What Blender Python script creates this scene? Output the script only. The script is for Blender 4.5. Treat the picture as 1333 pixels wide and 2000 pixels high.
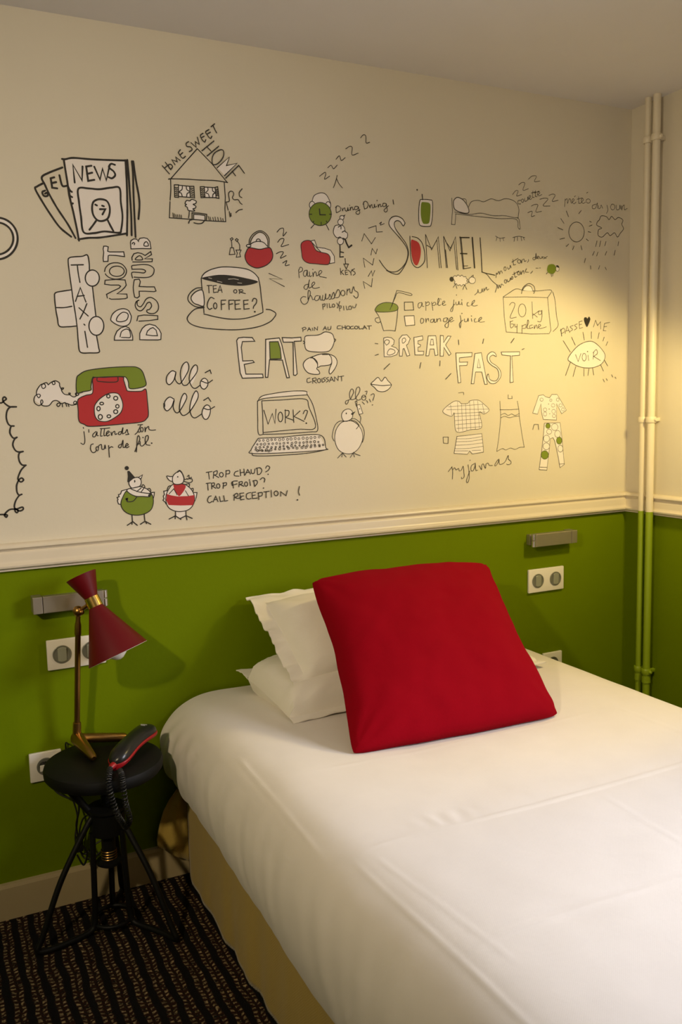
import bpy, bmesh, math, random
from mathutils import Vector, Matrix, noise
from mathutils.geometry import tessellate_polygon

for o in list(bpy.data.objects):
    bpy.data.objects.remove(o)
scn = bpy.context.scene
col = scn.collection
random.seed(4)

# ------------------------------------------------------------------ camera, light, exposure
# world: head wall at y = 0, right wall at x = 0, floor at z = 0, room at x < 0, y < 0 (metres)
CAM = Vector((-2.3238, -2.3951, 1.3470))
YAW, PITCH, ROLL = 0.4543, -0.1211, -0.0234
FPX = 1714.6
RIGHT = Vector((math.cos(YAW), -math.sin(YAW), 0))
FWD = Vector((math.sin(YAW) * math.cos(PITCH), math.cos(YAW) * math.cos(PITCH), math.sin(PITCH)))
UP = RIGHT.cross(FWD)
CR = RIGHT * math.cos(ROLL) + UP * math.sin(ROLL)
CU = -RIGHT * math.sin(ROLL) + UP * math.cos(ROLL)
cd = bpy.data.cameras.new('camera')
cam = bpy.data.objects.new('camera', cd)
col.objects.link(cam)
cam.matrix_world = Matrix(((CR.x, CU.x, -FWD.x, CAM.x), (CR.y, CU.y, -FWD.y, CAM.y), (CR.z, CU.z, -FWD.z, CAM.z), (0, 0, 0, 1)))
cd.sensor_fit = 'VERTICAL'
cd.sensor_height = 22.3
cd.lens = FPX / 2000 * 22.3
cd.clip_start = 0.05
cd.dof.use_dof = True
cd.dof.focus_distance = 2.35
cd.dof.aperture_fstop = 3.5
scn.camera = cam

w = bpy.data.worlds.new('world')
scn.world = w
w.use_nodes = True
w.node_tree.nodes['Background'].inputs[0].default_value = (0.75, 0.85, 1.0, 1)
w.node_tree.nodes['Background'].inputs[1].default_value = 0.3

def aim(o, target):
    d = Vector(target) - o.location
    o.rotation_euler = d.to_track_quat('-Z', 'Y').to_euler()

def lamp(name, kind, loc, target, energy, color, **kw):
    ld = bpy.data.lights.new(name, kind)
    ld.energy = energy
    ld.color = color
    for k, v in kw.items():
        setattr(ld, k, v)
    o = bpy.data.objects.new(name, ld)
    col.objects.link(o)
    o.location = loc
    aim(o, target)
    return o

# bedside spot lamp near the right wall, out of frame: washes the corner with warm light
lamp('corner_lamp_light', 'SPOT', (-0.30, -0.75, 1.60), (-0.55, 0.0, 0.86), 23, (1.0, 0.75, 0.28),
     spot_size=2.25, spot_blend=0.45, shadow_soft_size=0.05)
# lamp behind and left of the photographer
lamp('entrance_lamp_light', 'SPOT', (-3.45, -2.20, 2.15), (-1.22, -0.12, 1.16), 114, (1.0, 0.80, 0.50), spot_size=1.36, spot_blend=1.0, shadow_soft_size=0.06)
# daylight through the window in the right wall
lamp('window_daylight', 'AREA', (1.50, -2.85, 2.35), (-1.05, -1.15, 0.40), 158, (0.92, 0.91, 1.0), shape='RECTANGLE', size=2.2, size_y=2.0, spread=2.2)

# added fill aimed up through the same window to brighten the ceiling
lamp('ceiling_fill_light', 'AREA', (1.3, -2.4, 0.15), (-1.3, -1.3, 2.30), 45, (0.86, 0.90, 1.0), shape='RECTANGLE', size=1.8, size_y=1.6, spread=2.2)

scn.view_settings.view_transform = 'Standard'
scn.view_settings.look = 'None'
scn.view_settings.exposure = 0.20
scn.view_settings.gamma = 1.0
scn.view_settings.use_curve_mapping = False

# ------------------------------------------------------------------ helpers
def wall_pt(px, py):
    """the point of the head wall seen at a pixel of the photograph"""
    d = CR * ((px - 666.5) / FPX) - CU * ((py - 1000) / FPX) + FWD
    t = -CAM.y / d.y
    return CAM.x + d.x * t, CAM.z + d.z * t

def tag(o, label=None, cat=None, group=None, kind=None):
    if label: o['label'] = label
    if cat: o['category'] = cat
    if group: o['group'] = group
    if kind: o['kind'] = kind
    return o

def empty(name, loc=(0, 0, 0), label=None, cat=None, group=None):
    o = bpy.data.objects.new(name, None)
    col.objects.link(o)
    o.location = loc
    o.empty_display_size = 0.05
    return tag(o, label, cat, group)

def obj(name, bm, mats, parent=None, smooth=True, mods=()):
    """one mesh object in world coordinates; a parent only takes it along"""
    me = bpy.data.meshes.new(name)
    bmesh.ops.recalc_face_normals(bm, faces=bm.faces)
    if smooth:
        for f in bm.faces: f.smooth = True
    bm.to_mesh(me)
    bm.free()
    o = bpy.data.objects.new(name, me)
    for m in (mats if isinstance(mats, (list, tuple)) else [mats]):
        me.materials.append(m)
    col.objects.link(o)
    if parent is not None:
        o.parent = parent
        if parent.type == 'EMPTY': o.matrix_parent_inverse = Matrix.Translation(parent.location).inverted()
    if smooth and not mods and len(me.polygons) < 12000: sharp(o, 40)
    for kind, kw in mods:
        md = o.modifiers.new(kind.lower(), kind)
        for k, v in kw.items(): setattr(md, k, v)
    return o

def sharp(o, ang=35):
    me = o.data
    bm = bmesh.new(); bm.from_mesh(me)
    for e in bm.edges:
        if len(e.link_faces) == 2 and e.calc_face_angle(0) > math.radians(ang): e.smooth = False
    bm.to_mesh(me); bm.free()
    return o

def box(bm, lo, hi, bevel=0.0, seg=2, mi=0):
    vs = [bm.verts.new((x, y, z)) for x in (lo[0], hi[0]) for y in (lo[1], hi[1]) for z in (lo[2], hi[2])]
    fs = []
    for q in ((0, 1, 3, 2), (4, 6, 7, 5), (0, 4, 5, 1), (2, 3, 7, 6), (0, 2, 6, 4), (1, 5, 7, 3)):
        f = bm.faces.new([vs[i] for i in q]); f.material_index = mi; fs.append(f)
    if bevel:
        es = list({e for f in fs for e in f.edges})
        bmesh.ops.bevel(bm, geom=es, offset=bevel, segments=seg, affect='EDGES', profile=0.5)

def frame_of(axis):
    a = Vector(axis).normalized()
    t = Vector((0, 0, 1)) if abs(a.z) < 0.9 else Vector((1, 0, 0))
    u = a.cross(t).normalized()
    return a, u, a.cross(u).normalized()

def lathe(bm, origin, axis, prof, seg=48, cap=True, mi=0):
    """prof = [(distance along the axis, radius)]"""
    a, u, v = frame_of(axis)
    o = Vector(origin)
    rings = []
    for h, r in prof:
        if r < 1e-6:
            rings.append([bm.verts.new(o + a * h)])
        else:
            rings.append([bm.verts.new(o + a * h + (u * math.cos(2 * math.pi * i / seg) + v * math.sin(2 * math.pi * i / seg)) * r) for i in range(seg)])
    for p, q in zip(rings, rings[1:]):
        for i in range(seg):
            j = (i + 1) % seg
            if len(p) == 1 and len(q) == 1: continue
            if len(p) == 1: f = bm.faces.new((p[0], q[i], q[j]))
            elif len(q) == 1: f = bm.faces.new((p[i], p[j], q[0]))
            else: f = bm.faces.new((p[i], p[j], q[j], q[i]))
            f.material_index = mi
    if cap:
        for r in (rings[0], rings[-1]):
            if len(r) > 2:
                f = bm.faces.new(r); f.material_index = mi

def spline(pts, n=8, closed=False):
    """Catmull-Rom through the points (any dimension)"""
    P = [Vector(p) for p in pts]
    if len(P) < 3 and not closed:
        return P
    out = []
    m = len(P)
    for i in range(m if closed else m - 1):
        if closed:
            a, b, c, d = P[i - 1], P[i], P[(i + 1) % m], P[(i + 2) % m]
        else:
            b, c = P[i], P[i + 1]
            a = P[i - 1] if i else b * 2 - c
            d = P[i + 2] if i + 2 < m else c * 2 - b
        for k in range(n):
            t = k / n
            out.append(0.5 * (2 * b + (c - a) * t + (2 * a - 5 * b + 4 * c - d) * t * t + (3 * b - a - 3 * c + d) * t ** 3))
    if not closed: out.append(P[-1])
    return out

def tube(bm, pts, rad, seg=12, closed=False, cap=True, mi=0):
    P = [Vector(p) for p in pts]
    n = len(P)
    R = rad if isinstance(rad, (list, tuple)) else [rad] * n
    T = []
    for i in range(n):
        if closed: t = P[(i + 1) % n] - P[i - 1]
        else: t = P[min(i + 1, n - 1)] - P[max(i - 1, 0)]
        T.append(t.normalized())
    a, u, v = frame_of(T[0])
    rings = []
    for i in range(n):
        u = (u - T[i] * u.dot(T[i])).normalized()
        v = T[i].cross(u)
        rings.append([bm.verts.new(P[i] + (u * math.cos(2 * math.pi * k / seg) + v * math.sin(2 * math.pi * k / seg)) * R[i]) for k in range(seg)])
    for i in range(n if closed else n - 1):
        p, q = rings[i], rings[(i + 1) % n]
        for k in range(seg):
            f = bm.faces.new((p[k], p[(k + 1) % seg], q[(k + 1) % seg], q[k])); f.material_index = mi
    if cap and not closed:
        bm.faces.new(rings[0]); bm.faces.new(rings[-1])

def extrude_profile(bm, prof, fn, n=2, closed=True):
    """sweep a closed 2-D profile; fn(k, p) gives the point of step k of n"""
    rows = [[bm.verts.new(fn(k, p)) for p in prof] for k in range(n)]
    m = len(prof)
    for a, b in zip(rows, rows[1:]):
        for i in range(m if closed else m - 1):
            bm.faces.new((a[i], a[(i + 1) % m], b[(i + 1) % m], b[i]))
    if closed:
        bm.faces.new(rows[0]); bm.faces.new(rows[-1])

# ------------------------------------------------------------------ materials
class NT:
    def __init__(s, name):
        s.m = bpy.data.materials.new(name)
        s.m.use_nodes = True
        s.t = s.m.node_tree
        s.b = s.t.nodes['Principled BSDF']
    def n(s, kind, **kw):
        nd = s.t.nodes.new(kind)
        for k, v in kw.items(): setattr(nd, k, v)
        return nd
    def link(s, a, b): s.t.links.new(a, b)
    def set(s, sock, v):
        if hasattr(v, 'links'): s.link(v, sock)
        else: sock.default_value = v
    def math(s, op, a, b=0.0, c=0.0):
        nd = s.n('ShaderNodeMath', operation=op)
        s.set(nd.inputs[0], a); s.set(nd.inputs[1], b); s.set(nd.inputs[2], c)
        return nd.outputs[0]
    def mix(s, f, a, b):
        nd = s.n('ShaderNodeMix', data_type='RGBA')
        s.set(nd.inputs[0], f); s.set(nd.inputs[6], a); s.set(nd.inputs[7], b)
        return nd.outputs[2]
    def obj(s): return s.n('ShaderNodeTexCoord').outputs['Object']
    def noise(s, scale, detail=3.0, vec=None):
        nd = s.n('ShaderNodeTexNoise')
        nd.inputs['Scale'].default_value = scale
        nd.inputs['Detail'].default_value = detail
        s.link(vec if vec is not None else s.obj(), nd.inputs['Vector'])
        return nd.outputs[0]
    def bump(s, h, strength, dist=0.002):
        nd = s.n('ShaderNodeBump')
        nd.inputs['Strength'].default_value = strength
        nd.inputs['Distance'].default_value = dist
        s.link(h, nd.inputs['Height'])
        s.link(nd.outputs[0], s.b.inputs['Normal'])

def rgb(c): return (c[0], c[1], c[2], 1.0)

def mat(name, c, rough=0.6, metal=0.0, var=0.06, scale=8.0, bump=0.0, bscale=200.0, bdist=0.001, spec=None, aniso=None):
    s = NT(name)
    f = s.noise(scale)
    a = tuple(x * (1 - var) for x in c); b = tuple(min(1, x * (1 + var)) for x in c)
    s.set(s.b.inputs['Base Color'], s.mix(f, rgb(a), rgb(b)))
    s.b.inputs['Roughness'].default_value = rough
    s.b.inputs['Metallic'].default_value = metal
    if spec is not None: s.b.inputs['Specular IOR Level'].default_value = spec
    if bump: s.bump(s.noise(bscale, 2.0), bump, bdist)
    return s.m

def fabric(name, c, thread=900.0, bump=0.25, rough=0.9, var=0.04, sheen=0.2):
    s = NT(name)
    p = s.obj()
    f = s.noise(14.0, 4.0, p)
    a = tuple(x * (1 - var) for x in c); b = tuple(min(1, x * (1 + var)) for x in c)
    s.set(s.b.inputs['Base Color'], s.mix(f, rgb(a), rgb(b)))
    s.b.inputs['Roughness'].default_value = rough
    s.b.inputs['Specular IOR Level'].default_value = 0.06
    s.b.inputs['Sheen Weight'].default_value = sheen
    xyz = s.n('ShaderNodeSeparateXYZ'); s.link(p, xyz.inputs[0])
    u = s.math('SINE', s.math('MULTIPLY', xyz.outputs[0], thread))
    v = s.math('SINE', s.math('MULTIPLY', s.math('ADD', xyz.outputs[1], xyz.outputs[2]), thread))
    s.bump(s.math('ADD', s.math('MULTIPLY', u, v), s.math('MULTIPLY', s.noise(60.0, 4.0, p), 3.0)), bump, 0.0006)
    return s.m

CREAM = (0.70, 0.645, 0.53)
GREEN = (0.147, 0.212, 0.0008)
RAIL_Z = 0.955
M_cream = mat('cream_wall_paint', CREAM, 0.55, var=0.03, scale=3.0, bump=0.25, bscale=90.0)
M_green = mat('green_wall_paint', GREEN, 0.6, spec=0.06, var=0.07, scale=2.5, bump=0.3, bscale=90.0)
M_ceil = mat('ceiling_paint', (0.80, 0.785, 0.79), 0.8, var=0.02, bump=0.15, bscale=120.0)
M_trim = mat('cream_gloss_paint', (0.72, 0.645, 0.52), 0.35, var=0.03, scale=6.0)
M_base = mat('grey_beige_skirting_paint', (0.46, 0.37, 0.21), 0.45, var=0.05, scale=6.0)
M_ink = mat('black_marker_ink', (0.022, 0.018, 0.013), 0.6, var=0.3, scale=60.0)
M_white = mat('white_wall_paint', (0.84, 0.79, 0.765), 0.5, var=0.02)
M_red = mat('red_wall_paint', (0.47, 0.022, 0.026), 0.5, var=0.05)
M_leaf = mat('olive_green_wall_paint', (0.185, 0.26, 0.012), 0.5, var=0.06)
M_plastic = mat('white_plastic', (0.86, 0.82, 0.75), 0.35, var=0.02)
M_grey = mat('grey_green_plastic', (0.32, 0.33, 0.265), 0.35, metal=0.0, var=0.05)
M_bezel = mat('grey_bezel_plastic', (0.21, 0.21, 0.17), 0.3, metal=0.1, var=0.05)
M_alu = mat('brushed_aluminium', (0.50, 0.44, 0.35), 0.42, metal=0.8, var=0.06, scale=30.0)
M_alul = mat('polished_aluminium', (0.72, 0.68, 0.62), 0.22, metal=0.9, var=0.04)
M_linen = fabric('white_bed_linen', (0.80, 0.755, 0.70), 1600.0, 0.12)
M_pillow = fabric('white_pillow_cotton', (0.88, 0.84, 0.76), 1600.0, 0.15)
M_cushion = fabric('red_cushion_linen', (0.27, 0.0010, 0.008), 2200.0, 0.35, var=0.05, sheen=0.0)
M_val = fabric('cream_bed_skirt_cloth', (0.47, 0.33, 0.075), 1000.0, 0.3)
M_wood = mat('bed_base_wood', (0.20, 0.15, 0.09), 0.7)
M_matt = fabric('mattress_ticking', (0.7, 0.66, 0.6), 500.0, 0.2)
M_shade = mat('oxblood_red_enamel', (0.120, 0.0025, 0.006), 0.42, var=0.05, spec=0.3)
M_shadein = mat('white_shade_lining', (0.7, 0.66, 0.6), 0.5)
M_brass = mat('aged_brass', (0.42, 0.235, 0.07), 0.33, metal=1.0, var=0.18, scale=25.0)
M_brassb = mat('polished_brass', (0.85, 0.56, 0.17), 0.18, metal=1.0, var=0.05)
M_bulb = mat('opal_bulb_glass', (0.80, 0.76, 0.70), 0.25, var=0.02)
M_black = mat('black_painted_steel', (0.005, 0.005, 0.005), 0.5, spec=0.25, var=0.2, scale=20.0)
M_seat = mat('black_painted_seat', (0.005, 0.005, 0.0045), 0.6, spec=0.22, var=0.2, scale=20.0, bump=0.2, bscale=60.0)
M_phone = mat('black_phone_plastic', (0.012, 0.012, 0.012), 0.3, var=0.1)
M_phoner = mat('red_phone_plastic', (0.32, 0.006, 0.010), 0.4, var=0.05)
M_cable = mat('black_cable_rubber', (0.008, 0.008, 0.008), 0.5, var=0.1)
M_silver = mat('silver_print', (0.5, 0.5, 0.48), 0.4)

# two-tone pipe paint: cream above the rail line, green below it
s = NT('two_tone_pipe_paint')
xyz = s.n('ShaderNodeSeparateXYZ'); s.link(s.obj(), xyz.inputs[0])
s.set(s.b.inputs['Base Color'], s.mix(s.math('GREATER_THAN', xyz.outputs[2], RAIL_Z), rgb((0.26, 0.36, 0.012)), rgb((0.74, 0.67, 0.53))))
s.b.inputs['Roughness'].default_value = 0.4
s.bump(s.noise(40.0), 0.1)
M_pipe = s.m

# carpet: charcoal pile with stripes of knit-like beige and rust dashes
s = NT('striped_carpet')
p = s.obj()
xyz = s.n('ShaderNodeSeparateXYZ'); s.link(p, xyz.inputs[0])
warp = s.math('MULTIPLY', s.math('SUBTRACT', s.noise(13.0, 2.0, p), 0.5), 0.020)
X = s.math('ADD', xyz.outputs[0], warp)
u = s.math('FRACT', s.math('DIVIDE', s.math('ADD', X, 10.0), 0.0435))
jit = s.math('MULTIPLY', s.math('SUBTRACT', s.noise(75.0, 1.0, p), 0.5), 1.1)
def dashes(c, slope, off, hw=0.125):
    du = s.math('SUBTRACT', u, c)
    v = s.math('FRACT', s.math('ADD', s.math('ADD', s.math('DIVIDE', s.math('ADD', xyz.outputs[1], 10.0), 0.0142), jit), s.math('ADD', s.math('MULTIPLY', du, slope), off)))
    across = s.math('SUBTRACT', 1.0, s.math('DIVIDE', s.math('ABSOLUTE', du), hw))
    along = s.math('SUBTRACT', 1.0, s.math('MULTIPLY', s.math('ABSOLUTE', s.math('SUBTRACT', v, 0.5)), 3.4))
    k = s.math('MULTIPLY', s.math('MINIMUM', across, along), 3.0)
    k.node.use_clamp = True
    return s.math('MAXIMUM', k, 0.0)
fade = s.math('MULTIPLY', s.math('SUBTRACT', s.noise(95.0, 2.0, p), 0.36), 3.4)
fade.node.use_clamp = True
beige = s.math('MULTIPLY', s.math('MAXIMUM', dashes(0.30, 0.7, 0.0), dashes(0.66, -1.3, 0.35)), fade)
rust = s.math('MAXIMUM', dashes(0.33, 0.5, 0.5, 0.20), dashes(0.63, -1.0, 0.85, 0.20))
pile = s.noise(420.0, 2.0, p)
basec = s.mix(pile, rgb((0.004, 0.004, 0.005)), rgb((0.016, 0.015, 0.015)))
c1 = s.mix(s.math('MULTIPLY', rust, 0.5), basec, rgb((0.055, 0.020, 0.010)))
c2 = s.mix(beige, c1, s.mix(pile, rgb((0.28, 0.20, 0.10)), rgb((0.60, 0.46, 0.27))))
s.set(s.b.inputs['Base Color'], c2)
s.b.inputs['Roughness'].default_value = 1.0
s.b.inputs['Specular IOR Level'].default_value = 0.05
s.bump(s.math('ADD', s.math('MULTIPLY', beige, 2.0), pile), 0.7, 0.003)
M_carpet = s.m

# ------------------------------------------------------------------ the room
XL, YF, H = -4.3, -3.5, 2.335
def slab(name, lo, hi, m, label, cat):
    bm = bmesh.new(); box(bm, lo, hi)
    return tag(obj(name, bm, m, smooth=False), label, cat, kind='structure')

slab('floor', (XL - .1, YF - .1, -0.1), (0.1, 0.1, 0.0), M_carpet, 'dark carpet floor with stripes of beige knit-like dashes', 'floor')
slab('ceiling', (XL - .1, YF - .1, H), (0.1, 0.1, H + 0.1), M_ceil, 'plain off-white ceiling', 'ceiling')

def two_tone_wall(name, quads, label):
    """boxes split at the rail line: cream above, green below"""
    bm = bmesh.new()
    for lo, hi in quads:
        a, b = lo[2], hi[2]
        if a < RAIL_Z: box(bm, lo, (hi[0], hi[1], min(b, RAIL_Z)), mi=1)
        if b > RAIL_Z: box(bm, (lo[0], lo[1], max(a, RAIL_Z)), hi, mi=0)
    return tag(obj(name, bm, [M_cream, M_green], smooth=False), label, 'wall', kind='structure')

wall_back = two_tone_wall('wall_back', [((XL - .1, 0.0, 0.0), (0.1, 0.1, H))], 'head wall, cream with line drawings above the rail and green below')
# the right wall leaves the opening of the window beyond the frame
WY0, WY1, WZ0, WZ1 = -2.70, -1.60, 0.90, 2.00
two_tone_wall('wall_right', [((0.0, WY1, 0.0), (0.1, 0.0, H)), ((0.0, YF, 0.0), (0.1, WY0, H)),
                             ((0.0, WY0, 0.0), (0.1, WY1, WZ0)), ((0.0, WY0, WZ1), (0.1, WY1, H))],
              'right wall behind the pipes, cream above the rail and green below')
two_tone_wall('wall_left', [((XL - .1, YF, 0.0), (XL, 0.0, H))], 'left wall outside the picture, cream over green')
two_tone_wall('wall_front', [((XL, YF - .1, 0.0), (0.0, YF, H))], 'wall behind the photographer, cream over green')

RAIL = [(0.0, 1.013), (0.010, 1.013), (0.017, 1.010), (0.021, 1.005), (0.021, 1.001), (0.016, 0.998), (0.013, 0.996),
        (0.011, 0.992), (0.014, 0.990), (0.0155, 0.985), (0.0150, 0.968), (0.0165, 0.963), (0.021, 0.960), (0.024, 0.956),
        (0.023, 0.951), (0.017, 0.948), (0.014, 0.947), (0.012, 0.945), (0.012, 0.9415), (0.0, 0.9415)]
bm = bmesh.new()
extrude_profile(bm, RAIL, lambda k, p: (XL + 0.001 if k == 0 else -p[0], -p[0], p[1]))
tag(sharp(obj('trim_1', bm, M_trim), 50), 'cream moulded chair rail along the head wall', 'chair rail', kind='structure')
bm = bmesh.new()
extrude_profile(bm, RAIL, lambda k, p: (-p[0], -p[0] if k == 0 else WY1 + 0.2, p[1]))
tag(sharp(obj('trim_2', bm, M_trim), 50), 'cream moulded chair rail along the right wall', 'chair rail', kind='structure')
bm = bmesh.new()
BASE = [(0.0, 0.0), (0.013, 0.0), (0.013, 0.088), (0.010, 0.097), (0.0, 0.0985)]
extrude_profile(bm, BASE, lambda k, p: (XL + 0.001 if k == 0 else -0.001, -p[0], p[1]))
tag(obj('baseboard_back', bm, M_base, smooth=False), 'grey beige skirting board under the green head wall', 'baseboard', kind='structure')
bm = bmesh.new()
extrude_profile(bm, BASE, lambda k, p: (-p[0], -0.014 if k == 0 else YF + 0.001, p[1]))
tag(obj('baseboard_right', bm, M_base, smooth=False), 'skirting board of the right wall, hidden behind the bed', 'baseboard', kind='structure')
bm = bmesh.new()
for lo, hi in (((0.02, WY0, WZ0), (0.08, WY0 + .05, WZ1)), ((0.02, WY1 - .05, WZ0), (0.08, WY1, WZ1)),
               ((0.02, WY0 + .05, WZ0), (0.08, WY1 - .05, WZ0 + .05)), ((0.02, WY0 + .05, WZ1 - .05), (0.08, WY1 - .05, WZ1)),
               ((0.03, (WY0 + WY1) / 2 - .025, WZ0 + .05), (0.07, (WY0 + WY1) / 2 + .025, WZ1 - .05))):
    box(bm, lo, hi, 0.004)
tag(obj('window_1', bm, M_trim), 'white window frame in the right wall outside the picture', 'window', kind='structure')
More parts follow.
